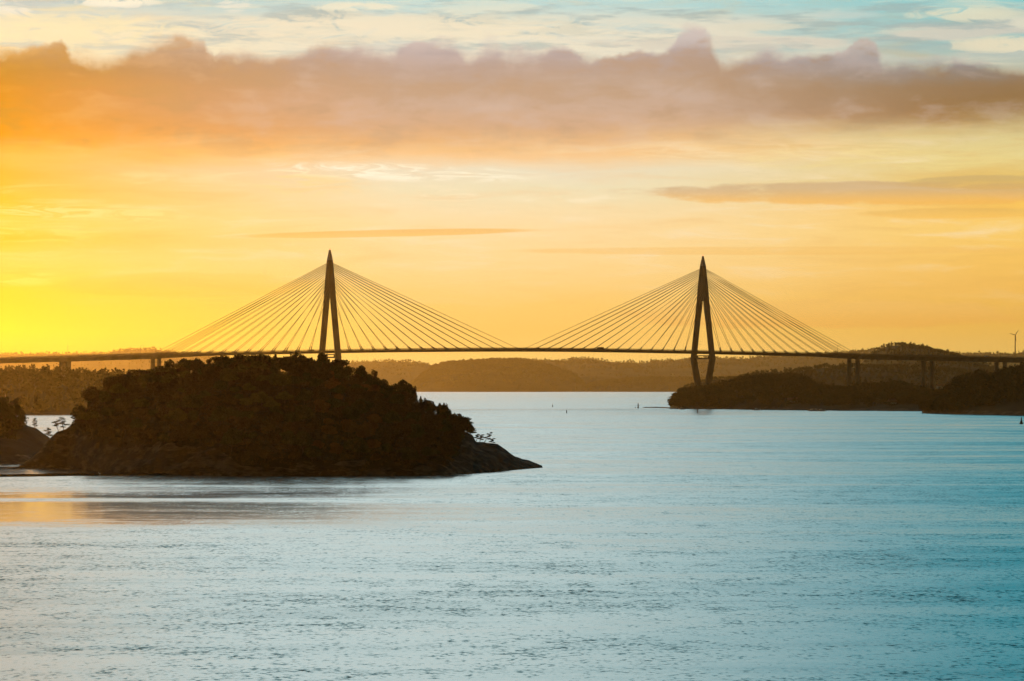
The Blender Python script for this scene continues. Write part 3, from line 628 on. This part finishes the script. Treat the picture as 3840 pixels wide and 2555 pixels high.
# bent pines on the right tip
for (px, h, w, ln, lab) in [(1783, 2.0, 2.0, .3, 'little bushy pine at the very end of the island wood, above the bare rock'), (1794, 2.2, 2.0, .45, 'small bent pine where the wood meets the right point'), (1806, 3.0, 2.4, .8, 'bent pine reaching out over the bare right point of the island'), (1834, 1.9, 2.1, .55, 'lowest wind bent pine farthest out on the right point of the island')]:
    pine(px, 0, 989, h, w, 6, 1100, .12, lab, lean=ln, zb=zb(ISL, px, 989)-.12)
for (px, h, w, lab) in [(1752, 4.7, 3.9, 'overhanging round topped pine at the right end of the island wood'), (1764, 2.9, 3.2, 'low pine below the overhanging one at the right end of the wood'), (1696, 4.2, 3.8, 'pine with side pointing boughs left of the overhanging one')]:
    P_, L_ = crown_pine(h, w, 1900, .15, 10, .05); T_ = crown_round(h, w*.75, 1200, .18, 8)
    V = np.concatenate([T_[0], P_[0]]); Q = np.concatenate([T_[1], P_[1]+len(T_[0])])
    e = empty('pine_tree', (pX(px, 988), 988, zb(ISL, px, 988)-.4)); trunk_mb(h*.9, .18, [(l[0], l[1], l[2]) for l in L_]).build('trunk', M['bark'], e); mesh_np('crown', V, Q, M['needle'], e); tag(e, lab, 'tree')

# ------------------------------------------------------------------ bridge
dL, dR = 3800.0, 3998.0
PL = Vector((pX(1237, dL), dL)); PRt = Vector((pX(2636, dR), dR)); ax = (PRt-PL).normalized(); SP = (PRt-PL).length
TH = math.atan2(ax.y, ax.x); tv = Vector((ax.y, -ax.x))      # tv: across the deck, towards the camera side
bridge = empty('cable_stayed_bridge', (PL.x, PL.y, 0), TH)
tag(bridge, 'long cable stayed road bridge with two tall diamond pylons spanning the channel', 'bridge')
# local frame: x along the deck from the left pylon, y across (+y away from camera), z up
def col_depth(s): return PL.y+ax.y*s
zt = [(-1000, 27), (-700, 36), (-520, 41.3), (-333, 46.5), (-270, 48.3), (-215, 49.9), (-180, 51.3), (-120, 52.4), (0, 54.9), (100, 56.4), (207, 57.2), (314, 56.8), (414, 55.4), (500, 54.2), (594, 52.8), (685, 51.6), (806, 49.6), (950, 46.5), (1300, 38)]
ztop = lambda s: float(np.interp(s, [p[0] for p in zt], [p[1] for p in zt]))
SM = {}
ss = sorted(set(list(np.arange(-1000, 1301, 9.0))))
zsm = np.array([np.mean([ztop(s+k) for k in np.linspace(-50, 50, 21)]) for s in ss])
zdeck = lambda s: float(np.interp(s, ss, zsm))-8+col_depth(s)/500
dep = lambda s: float(np.interp(s, [-1000, -195, -178, -135, 0, 414, 549, 592, 609, 1300], [4.6, 4.6, 4.4, 2.9, 2.6, 2.6, 2.9, 4.4, 4.8, 4.8]))
HW = 12.0
def deck_ring(s, k=0.0):
    z = zdeck(s); d = dep(s); conc = d > 4.0
    lo = 6.5 if conc else 8.0
    return [(s, -HW, z-.2), (s, -HW, z-.75), (s, -lo-2.0, z-1.2), (s, -lo, z-d), (s, lo, z-d), (s, lo+2.0, z-1.2), (s, HW, z-.75), (s, HW, z-.2)]
def deck_part(a, b_, mat, name):
    m_ = MB(); q = [s for s in ss if a < s < b_]; m_.loft([deck_ring(s) for s in [a]+q+[b_]]); return m_.build(name, mat, bridge)
deck_part(-1000, -181, M['concrete'], 'approach_deck'); deck_part(-180.9, 594.9, M['steel_deck'], 'main_deck'); deck_part(595, 1300, M['concrete'], 'approach_deck')
m_ = MB(); m_.loft([[(s, -HW+.6, zdeck(s)-.19), (s, HW-.6, zdeck(s)-.19), (s, HW-.6, zdeck(s)-.12), (s, -HW+.6, zdeck(s)-.12)] for s in ss]); m_.build('road_surface', M['asphalt'], bridge)
for sy in (-1, 1):
    m_ = MB(); y0 = sy*(HW-.25)
    for h_, t_ in ((1.15, .09), (.7, .07), (.25, .16)):
        m_.loft([[(s, y0-t_, zdeck(s)+h_-t_), (s, y0+t_, zdeck(s)+h_-t_), (s, y0+t_, zdeck(s)+h_+t_), (s, y0-t_, zdeck(s)+h_+t_)] for s in ss])
    for s in np.arange(-990, 1290, 3.0): m_.box((s, y0, zdeck(s)+.45), (.16, .16, 1.5))
    m_.build('guard_rail', M['steel_deck'], bridge)
def rect(s, c, z, a, b_, dy=0): return [(s-a/2, c-b_/2, z), (s+a/2, c-b_/2, z), (s+a/2, c+b_/2, z), (s-a/2, c+b_/2, z)]
def chamf(s, c, z, a, b_, k=.35):
    x0, x1, y0, y1 = s-a/2, s+a/2, c-b_/2, c+b_/2
    return [(x0+k, y0, z), (x1-k, y0, z), (x1, y0+k, z), (x1, y1-k, z), (x1-k, y1, z), (x0+k, y1, z), (x0, y1-k, z), (x0, y0+k, z)]
cz = [(4, 6.0), (22, 9.4), (48.2, 18.1), (54.5, 16.7), (103, 6.9), (106, 6.4)]
cab = lambda z: float(np.interp(z, [104, 120, 141], [6.9, 4.6, 1.25]))
def pylon(s0):
    e = link(bpy.data.objects.new('pylon', None), bridge); e.location = (s0, 0, -8+col_depth(s0)/500)
    for sy in (-1, 1):
        m_ = MB(); R = []
        for z, c in ((-1, 5.0), (8, 6.6), (22, 9.4), (46.5, 17.6), (48.4, 18.1), (50, 17.7), (56, 16.4), (80, 11.55), (105.5, 6.5)):
            a = float(np.interp(z, [0, 22, 48, 54, 105], [7.0, 5.6, 5.2, 4.9, 4.8])); b_ = float(np.interp(z, [0, 22, 48, 105], [5.2, 4.6, 4.4, 4.1]))
            R.append(chamf(0, sy*c, z, a, b_))
        m_.loft(R).build('pylon_leg', M['concrete'], e)
    m_ = MB(); m_.loft([chamf(0, 0, z, a, w) for z, a, w in ((105.5, 4.8, 17.3), (120, 4.5, 13.4), (132, 4.15, 9.0), (140.6, 3.9, 5.9))]).build('pylon_head', M['concrete'], e)
    m_ = MB(); m_.loft([chamf(0, 0, z, a, w, .2) for z, a, w in ((140.6, 3.8, 5.8), (141.2, 3.7, 5.5), (150.6, 1.3, 1.3))]).build('steel_cap', M['cap_steel'], e)
    m_ = MB(); m_.tube((0, 0, 150.5), (0, 0, 151.2), .12, .12); m_.lathe([(.15, 0), (.3, .1), (.3, .6), (.12, .8)], (0, 0, 151.1), 8); m_.build('beacon', M['beacon'], e)
    m_ = MB(); m_.box((0, 0, 48.3), (2.4, 31.5, 1.3)); m_.build('lower_crossbeam', M['concrete'], e)
    m_ = MB(); m_.box((0, 0, 51.0), (3.2, 30.4, .9)); m_.build('upper_crossbeam', M['concrete'], e)
    for sy in (-1, 1):
        m_ = MB(); m_.box((0, sy*13.2, 49.9), (3.4, 3.0, 2.6)); m_.build('bearing_block', M['concrete'], e)
    return e
pyl = [pylon(0), pylon(SP)]
back = [-14.6-13.1*k for k in range(11)]+[-158.7, -165.2, -171.4, -177.4]; fwd = [14.6+13.15*k for k in range(15)]
rest = MB()
def cable(m_, p, q):
    """stay with a dark steel sleeve at its foot"""
    p = Vector(p); q = Vector(q); m_.tube(p, q, .17, .17, 6)
for pi, (s0, sg) in enumerate(((0, 1), (SP, -1))):
    for lst in (fwd, back):
        for k, s in enumerate(lst):
            za = 113.2+(138.2-113.2)*(k/14)**.82
            for sy in (-1, 1):
                p = Vector((sg*s, sy*11.4, zdeck(s0+sg*s)-.1+8-col_depth(s0)/500)); q = Vector((1.5*(1 if sg*s > 0 else -1), sy*cab(za)*.8, za))
                d_ = (q-p).normalized()
                tgt = rest if (sy == 1 and k < 5) else MB()
                tgt.tube(p, q, .19, .19, 6)
                tgt.tube(p-d_*1.0, p+d_*4.5, .48, .40, 6); tgt.box((p.x+d_.x*.4, p.y, p.z+.3), (2.4, .9, .9))
                if tgt is rest:
                    b0 = len(rest.v)  # shift to bridge frame
                    cnt_new = 12+12+8
                    for j in range(b0-cnt_new, b0): rest.v[j] = (rest.v[j][0]+s0, rest.v[j][1], rest.v[j][2]-8+col_depth(s0)/500)
                else: tgt.build('stay_cable', M['cable'], pyl[pi])
o = rest.build('stay_cables', M['cable'], bridge); o['kind'] = 'stuff'
# piers
def pier(s, zb_, half=7.2, a=3.4, b_=3.4, platform=False, wall=False):
    e = link(bpy.data.objects.new('pier', None), bridge); e.location = (s, 0, 0); zt_ = zdeck(s)-dep(s)
    for sy in (-1, 1):
        m_ = MB(); m_.loft([chamf(0, sy*half, z, a*k, b_*k, .3) for z, k in ((zb_, 1.06), (zt_-4, 1), (zt_-1.2, 1.0), (zt_+.02, 1.08))]); m_.build('column', M['concrete'], e)
    if wall: m_ = MB(); m_.box((0, 0, (zb_+zt_-2.5)/2), (1.4, 2*half-b_, zt_-2.5-zb_)); m_.build('web_wall', M['concrete'], e)
    if platform:
        m_ = MB(); m_.box((0, 0, zt_-3.2), (13, 1.2, .25))
        for x in (-6.3, -4.2, 4.2, 6.3): m_.box((x, 0, zt_-2.6), (.15, .15, 1.2))
        m_.box((0, 0, zt_-2.1), (12.8, .15, .12)); m_.tube((-6.3, 0, zt_-2.2), (-8.2, 0, zt_+.0), .1); m_.tube((6.3, 0, zt_-2.2), (8.2, 0, zt_), .1)
        for sy in (-1, 1): m_.box((0, sy*half, zt_-3.2), (7.0, b_+1.4, .3))
        m_.build('service_platform', M['sleeve'], e)
for s in (-620, -530, -446, -357): pier(s, -1)
pier(-270, -1, 6.6, 4.6, 5.0, wall=True); pier(-179.5, -1, platform=True)
pier(SP+179.5, -1, 7.6, platform=True)
for k in range(4): pier(SP+271+k*92, -1, 7.6)

# lamp posts, cars on the deck
def on_deck(s, y, z=0): v = PL+ax*s; n_ = Vector((-ax.y, ax.x)); return (v.x+n_.x*y, v.y+n_.y*y, zdeck(s)-.12+z)
def lamp(s, y, h, label):
    e = empty('street_lamp', on_deck(s, y), TH); MB().lathe([(.22, -.05), (.17, .8), (.11, h)], n=8).build('pole', M['steel_deck'], e)
    m_ = MB(); m_.tube((0, 0, h-.1), (2.4, 0, h+.25), .09); m_.build('arm', M['steel_deck'], e); MB().box((3.0, 0, h+.25), (1.5, .45, .2)).build('lamp_head', M['steel_deck'], e, bev=.05)
    tag(e, label, 'street lamp', 'street lamps along the bridge deck')
def s_of(px):
    k = (px-1920)/F; return (k*PL.y-PL.x)/(ax.x-k*ax.y)
lamp(s_of(2637), 10.9, 7.2, 'lamp post seen between the legs of the right pylon'); lamp(s_of(544), 10.9, 8.5, 'lamp post on the deck above the left side pier'); lamp(s_of(3163), 10.9, 9.0, 'lamp post on the deck above the right side pier')
def vehicle(s, y, mat, name, L_, W_, Hh, label, cat):
    e = empty(name, on_deck(s, y), TH)
    m_ = MB(); prof = [(-L_/2, .35), (-L_/2, Hh*.55), (-L_/2+.15*L_, Hh*.62), (-L_/2+.28*L_, Hh), (L_/2-.2*L_, Hh), (L_/2-.04*L_, Hh*.6), (L_/2, Hh*.5), (L_/2, .35)] if cat == 'car' else [(-L_/2, .5), (-L_/2, Hh*.7), (-L_/2+.05*L_, Hh*.92), (-L_/2+.2*L_, Hh*.93), (-L_/2+.22*L_, Hh), (L_/2, Hh), (L_/2, .5)]
    m_.loft([[(x, -W_/2, z) for x, z in prof], [(x, W_/2, z) for x, z in prof]]); m_.build('body', mat, e, bev=.06)
    m_ = MB()
    for sy in (-1, 1): m_.box((-L_*.0+(0 if cat == 'car' else -L_*.4), sy*(W_/2+.005), Hh*.77), (L_*(.42 if cat == 'car' else .08), .02, Hh*.22))
    m_.build('side_windows', M['glass'], e)
    for x in (-L_*.32, L_*.32):
        for sy in (-1, 1): m_ = MB(); m_.tube((x, sy*(W_/2-.22), .34), (x, sy*(W_/2+.01), .34), .34, .34, 14); m_.build('wheel', M['rubber'], e)
    tag(e, label, cat)
vehicle(s_of(1479), -6, M['buoy'], 'car', 4.5, 1.8, 1.5, 'dark car on the main span right of the left pylon', 'car')
vehicle(s_of(1160), -6, M['buoy'], 'car', 4.5, 1.8, 1.5, 'dark car on the deck just left of the left pylon', 'car')
vehicle(s_of(2005), -6, M['buoy'], 'car', 4.5, 1.8, 1.5, 'dark car on the main span right of its middle', 'car')
vehicle(s_of(2240), -6, M['buoy'], 'truck', 6.5, 2.2, 2.4, 'dark truck on the main span left of the right pylon', 'truck')
vehicle(s_of(3685), -6, M['white_paint'], 'car', 4.6, 1.8, 1.6, 'pale car on the right approach viaduct', 'car')

# ------------------------------------------------------------------ turbine and masts
def turbine():
    d = 17800; x = pX(3807, d); zh = pZ(1257, d); z0 = pZ(1340, d)
    e = empty('wind_turbine', (x, d, z0)); hh = zh-z0
    MB().lathe([(3.2, -25), (2.6, hh*.4), (1.9, hh)], n=16).build('tower', M['turbine'], e, True)
    MB().box((0, 1.2, hh+.6), (4, 10, 4.2)).build('nacelle', M['turbine'], e, bev=.5)
    hb = MB().lathe([(.4, -2), (1.6, -1.2), (2.2, .6), (2.0, 1.6)], (0, 0, 0), 12).build('hub', M['turbine'], e, True)
    hb.location = (0, -4.6, hh); hb.rotation_euler = (-math.pi/2, 0, 0)
    for a in (math.radians(58), math.radians(163), math.radians(277)):
        m_ = MB(); R = []; dv = Vector((math.cos(a), 0, math.sin(a))); pv_ = Vector((-math.sin(a), 0, math.cos(a)))
        for t, w, th in ((0, 1.1, .9), (.12, 1.6, .7), (.3, 1.5, .5), (.7, 1.0, .3), (1, .4, .1)):
            c = dv*(1.2+t*27)+Vector((0, -4.2, hh)); R.append([tuple(c+pv_*w*u+Vector((0, th*v, 0))) for u, v in ((-1, 0), (0, -1), (1, 0), (0, 1))])
        m_.loft(R).build('blade', M['turbine'], e)
    tag(e, 'white three bladed wind turbine on the far right ridge', 'wind turbine')
turbine()
def mast(px, y0, y1, d, w, label):
    e = empty('radio_mast', (pX(px, d), d, pZ(y1, d)-3)); h = pZ(y0, d)-pZ(y1, d)+3; m_ = MB()
    for i in range(3): a = i*2.094; m_.tube((w*math.cos(a), w*math.sin(a), 0), (w*.4*math.cos(a), w*.4*math.sin(a), h), .32, .25, 5)
    k = int(h/2.5)
    for j in range(k):
        r = w*(1-.6*j/k); r2 = w*(1-.6*(j+1)/k)
        for i in range(3): a = i*2.094; b_ = a+2.094; m_.tube((r*math.cos(a), r*math.sin(a), h*j/k), (r2*math.cos(b_), r2*math.sin(b_), h*(j+1)/k), .15, .15, 4)
    m_.build('lattice', M['steel_deck'], e); MB().lathe([(.5, 0), (.5, 1.5), (.1, 2.6)], (0, 0, h), 8).build('antenna', M['steel_deck'], e); tag(e, label, 'mast')
mast(254, 1293, 1330, 19400, 2.0, 'thin radio mast on the far left ridge above the viaduct'); mast(2069, 1342, 1354, 19900, .9, 'tiny mast on the far ridge between the pylons')
mast(20, 1490, 1530, 2880, .35, 'slender pole by the wood at the left edge')

# ------------------------------------------------------------------ marks and posts in the water
def wpost(px, y0, y1, label, group=None, r=.32):
    d = F*H/(y1-YH); h = (y1-y0)/F*d; e = empty('channel_post', (pX(px, d), d, 0))
    MB().lathe([(r, -1), (r, h*.85), (r*.85, h*.86), (r*.85, h)], n=10).build('pile', M['dark_wood'], e); MB().lathe([(r*1.3, h*.80), (r*1.3, h*.84)], n=10).build('collar', M['sleeve'], e)
    tag(e, label, 'post', group); return e
wpost(2072, 1518, 1527, 'thin dark post in the open channel, farthest left', 'thin posts standing in the channel'); wpost(2125, 1538, 1550, 'thin dark post nearer than the others, left of the breakwater', 'thin posts standing in the channel')
wpost(2615, 1534, 1549, 'thin dark post in front of the headland under the right pylon', 'thin posts standing in the channel'); wpost(2383, 1527, 1530, 'short stub of a post beside the lighted beacon', None, .5)
wpost(146, 1773, 1782, 'short stick standing on the long low boom at left', None, .07)
wpost(74, 1741, 1756, 'short post rising from the low skerry at the left edge', None, .09)
d = F*H/(1531-YH); e = empty('beacon_tower', (pX(2393, d), d, 0)); MB().lathe([(.75, -1), (.7, 1.2), (.5, 1.3), (.42, 4.0)], n=14).build('tower', M['dark_wood'], e, True)
m_ = MB(); m_.box((0, 0, 2.4), (3.0, 1.4, .18)); m_.build('platform', M['sleeve'], e); MB().lathe([(.4, 3.9), (.4, 4.5), (.1, 4.9)], n=12).build('lantern', M['white_paint'], e); tag(e, 'small dark beacon with a cross platform left of the breakwater', 'beacon')
d = F*H/(1590-YH); e = empty('navigation_buoy', (pX(3830, d), d, 0)); MB().lathe([(.9, -.8), (1.05, -.1), (1.05, .45), (.75, .8)], n=18).build('float', M['buoy'], e, True)
MB().lathe([(.72, .75), (.45, 1.8), (.28, 2.8), (.28, 3.1)], n=14).build('tower', M['buoy'], e, True); MB().lathe([(.12, 3.0), (.34, 3.1), (.05, 3.75)], n=12).build('topmark', M['buoy'], e); tag(e, 'dark conical navigation buoy floating at the right edge', 'buoy')
for i, (px, h) in enumerate([(3460, 1.1), (3473, 1.3), (3490, 1.0), (3495, 1.2), (3499, .9), (3503, 1.2), (3508, 1.0), (3512, 1.1), (3517, .8), (3522, 1.0)]):
    d = F*H/(1550.5+.03*(px-3460)*1.3-YH+1); e = empty('mooring_post', (pX(px, d), d, 0)); MB().lathe([(.28, -1), (.26, h)], n=8).build('pile', M['dark_wood'], e); MB().lathe([(.3, h-.08), (.3, h+.05), (.1, h+.15)], n=8).build('cap', M['sleeve'], e)
    tag(e, 'dark mooring post in the row off the right headland', 'post', 'mooring posts off the right headland')

def lowbar(name, pts, halfw, h, mat, label, cat, kind=None):
    """low irregular bar of rock or timber along points (x, y)"""
    R = []; P = []
    for (a, b_), (c, d_) in zip(pts[:-1], pts[1:]):
        for k in range(14): P.append((a+(c-a)*k/14, b_+(d_-b_)*k/14))
    P.append(pts[-1])
    for i, (x, y) in enumerate(P):
        f = min(1, i/3, (len(P)-1-i)/3)*.9+.1; hh = h*f*(1+.35*mn.noise(Vector((x*.25, y*.2, 1)))); w = halfw*(1+.3*mn.noise(Vector((x*.2, 4, y*.2))))*f
        R.append([(x, y-w*1.2, -.9), (x, y-w, hh*.4), (x, y-w*.5, hh), (x, y+w*.5, hh*.95), (x, y+w, hh*.4), (x, y+w*1.2, -.9)])
    o = MB().loft(R).build(name, mat); tag(o, label, cat, kind=kind); return o
wp = lambda px, py: (pX(px, F*H/(py-YH)), F*H/(py-YH))
lowbar('breakwater', [wp(2408, 1529.5), wp(2470, 1529.8), wp(2520, 1531.5)], 3, .9, M['shore'], 'low dark breakwater running left from the right headland', 'breakwater')
lowbar('skerry', [wp(-400, 1790), wp(0, 1788), wp(200, 1785.5), wp(360, 1782), wp(500, 1781), wp(640, 1781.5)], 1.0, .55, M['dark_wood'], 'long low dark boom lying on the water below the island', 'boom')
lowbar('skerry', [wp(-400, 1757), wp(0, 1757), wp(90, 1757.5), wp(200, 1757.5), wp(330, 1762)], 1.3, .3, M['rock'], 'low wet skerry at the left edge behind the boom', 'skerry')
def bird(px, py, s, mat, label, group=None, rz=0.0):
    d = F*H/(py-YH); e = empty('bird', (pX(px, d), d, .25), rz, s)
    m_ = MB(); R = []
    for x, z, r in ((-.42, .16, .02), (-.3, .14, .08), (-.1, .12, .15), (.12, .13, .15), (.24, .2, .09), (.29, .34, .055), (.31, .46, .06), (.36, .52, .065), (.42, .5, .03), (.5, .48, .008)):
        R.append([(x, r*.9*math.cos(k*.785), z+r*math.sin(k*.785)) for k in range(8)])
    m_.loft(R).build('body', mat, e, True); tag(e, label, 'bird', group)
bird(374, 1783, .95, M['feather'], 'white gull sitting on the long low boom', rz=2.6)
for px, l in ((97, 'leftmost of the four dark birds on the skerry'), (105, 'second of the four dark birds on the skerry'), (131, 'third of the four dark birds on the skerry'), (138, 'rightmost of the four dark birds on the skerry')):
    bird(px, 1755, .8, M['buoy'], l, 'dark birds on the low skerry', rz=.4)

# ------------------------------------------------------------------ houses and boats on the right shore
def drop(land, px, py):
    for d in np.arange(min(land.hy), land.dr, 5.0):
        z = float(land.full(pX(px, d), d)[0])
        if z > .5 and YH-(z-H)/d*F <= py: return (pX(px, d), d, z)
    return (pX(px, land.dr), land.dr, float(land.full(pX(px, land.dr), land.dr)[0]))
def house(px, py, land, L_, W_, hw, hr, wall, label, rz=.2):
    e = empty('house', drop(land, px, py), rz); m_ = MB(); m_.box((0, 0, hw/2-1), (L_, W_, hw+2)); m_.build('wall', M[wall], e)
    m_ = MB(); m_.loft([[(x, -W_/2-.4, hw-.1), (x, 0, hw+hr), (x, W_/2+.4, hw-.1), (x, 0, hw-.05)] for x in (-L_/2-.4, L_/2+.4)]); m_.build('roof', M['roof_tile'], e)
    for k in range(4): f = MB().box((-L_*.36+k*L_*.24, -W_/2-.03, hw*.55), (1.1, .08, 1.2)).build('window', M['white_paint'], e); MB().box((-L_*.36+k*L_*.24, -W_/2-.06, hw*.55), (.9, .08, 1.0)).build('pane', M['glass'], f)
    tag(e, label, 'house')
house(3534, 1457, rK, 15, 8, 3.6, 2.6, 'white_paint', 'pale house with tiled roof behind the trees below the viaduct')
house(2972, 1513, landL, 8, 6, 2.8, 2.2, 'dark_wood', 'small boathouse with lit roof on the shore right of the pylon')
house(3345, 1521, landL, 6, 5, 3.2, 2.4, 'dark_wood', 'dark cottage among trees on the shore below the viaduct', .5)
def boat(px, py, L_, label, rz):
    d = F*H/(py-YH); e = empty('motor_boat', (pX(px, d), d, 0), rz); m_ = MB(); R = []
    for t, w, z in ((-.5, .8, .75), (-.2, 1.0, .75), (.15, .95, .85), (.38, .55, .95), (.5, .06, 1.1)):
        x = t*L_; R.append([(x, -w, z), (x, -w*.85, .15), (x, 0, -.3), (x, w*.85, .15), (x, w, z)])
    m_.loft(R).build('hull', M['white_paint'], e); MB().loft([rect(-.05*L_, 0, .7, L_*.4, 1.5), rect(-.08*L_, 0, 1.75, L_*.28, 1.2)]).build('cabin', M['white_paint'], e, bev=.08)
    MB().loft([rect(-.05*L_, 0, 1.15, L_*.4*.86, 1.44), rect(-.07*L_, 0, 1.5, L_*.33, 1.36)]).build('windscreen', M['glass'], e); tag(e, label, 'boat', 'white motor boats moored along the right shore')
for px, py, l, t, r in ((2556, 1536, 5, 'white motor boat by the rocks at the foot of the right pylon', 0), (2838, 1539, 6.5, 'white motor boat moored right of the pylon, alone', .2), (3046, 1542, 7, 'white motor boat, left one of three moored in line', .1), (3062, 1542.3, 6, 'white motor boat, middle one of three moored in line', 0), (3080, 1542.6, 7, 'white motor boat, right one of three moored in line', .1)):
    boat(px, py, l, t, r)
e = empty('jetty', (pX(2910, F*H/(1539.5-YH)), F*H/(1539.5-YH), 0)); MB().box((0, 0, .75), (60, 2.2, .25)).build('planking', M['dark_wood'], e)
for k in range(12): m_ = MB(); m_.tube((-31+k*5.6, -.9, -1), (-31+k*5.6, -.9, 1.0), .16); m_.build('pile', M['dark_wood'], e)
tag(e, 'long low timber jetty along the shore right of the pylon', 'jetty')

# ------------------------------------------------------------------ render settings
S.render.engine = 'CYCLES'; W.cycles.sampling_method = 'MANUAL'; W.cycles.sample_map_resolution = 256
S.cycles.volume_bounces = 0; S.cycles.max_bounces = 3; S.cycles.diffuse_bounces = 1; S.cycles.glossy_bounces = 2; S.cycles.transparent_max_bounces = 16
S.render.resolution_x = 1024; S.render.resolution_y = 681
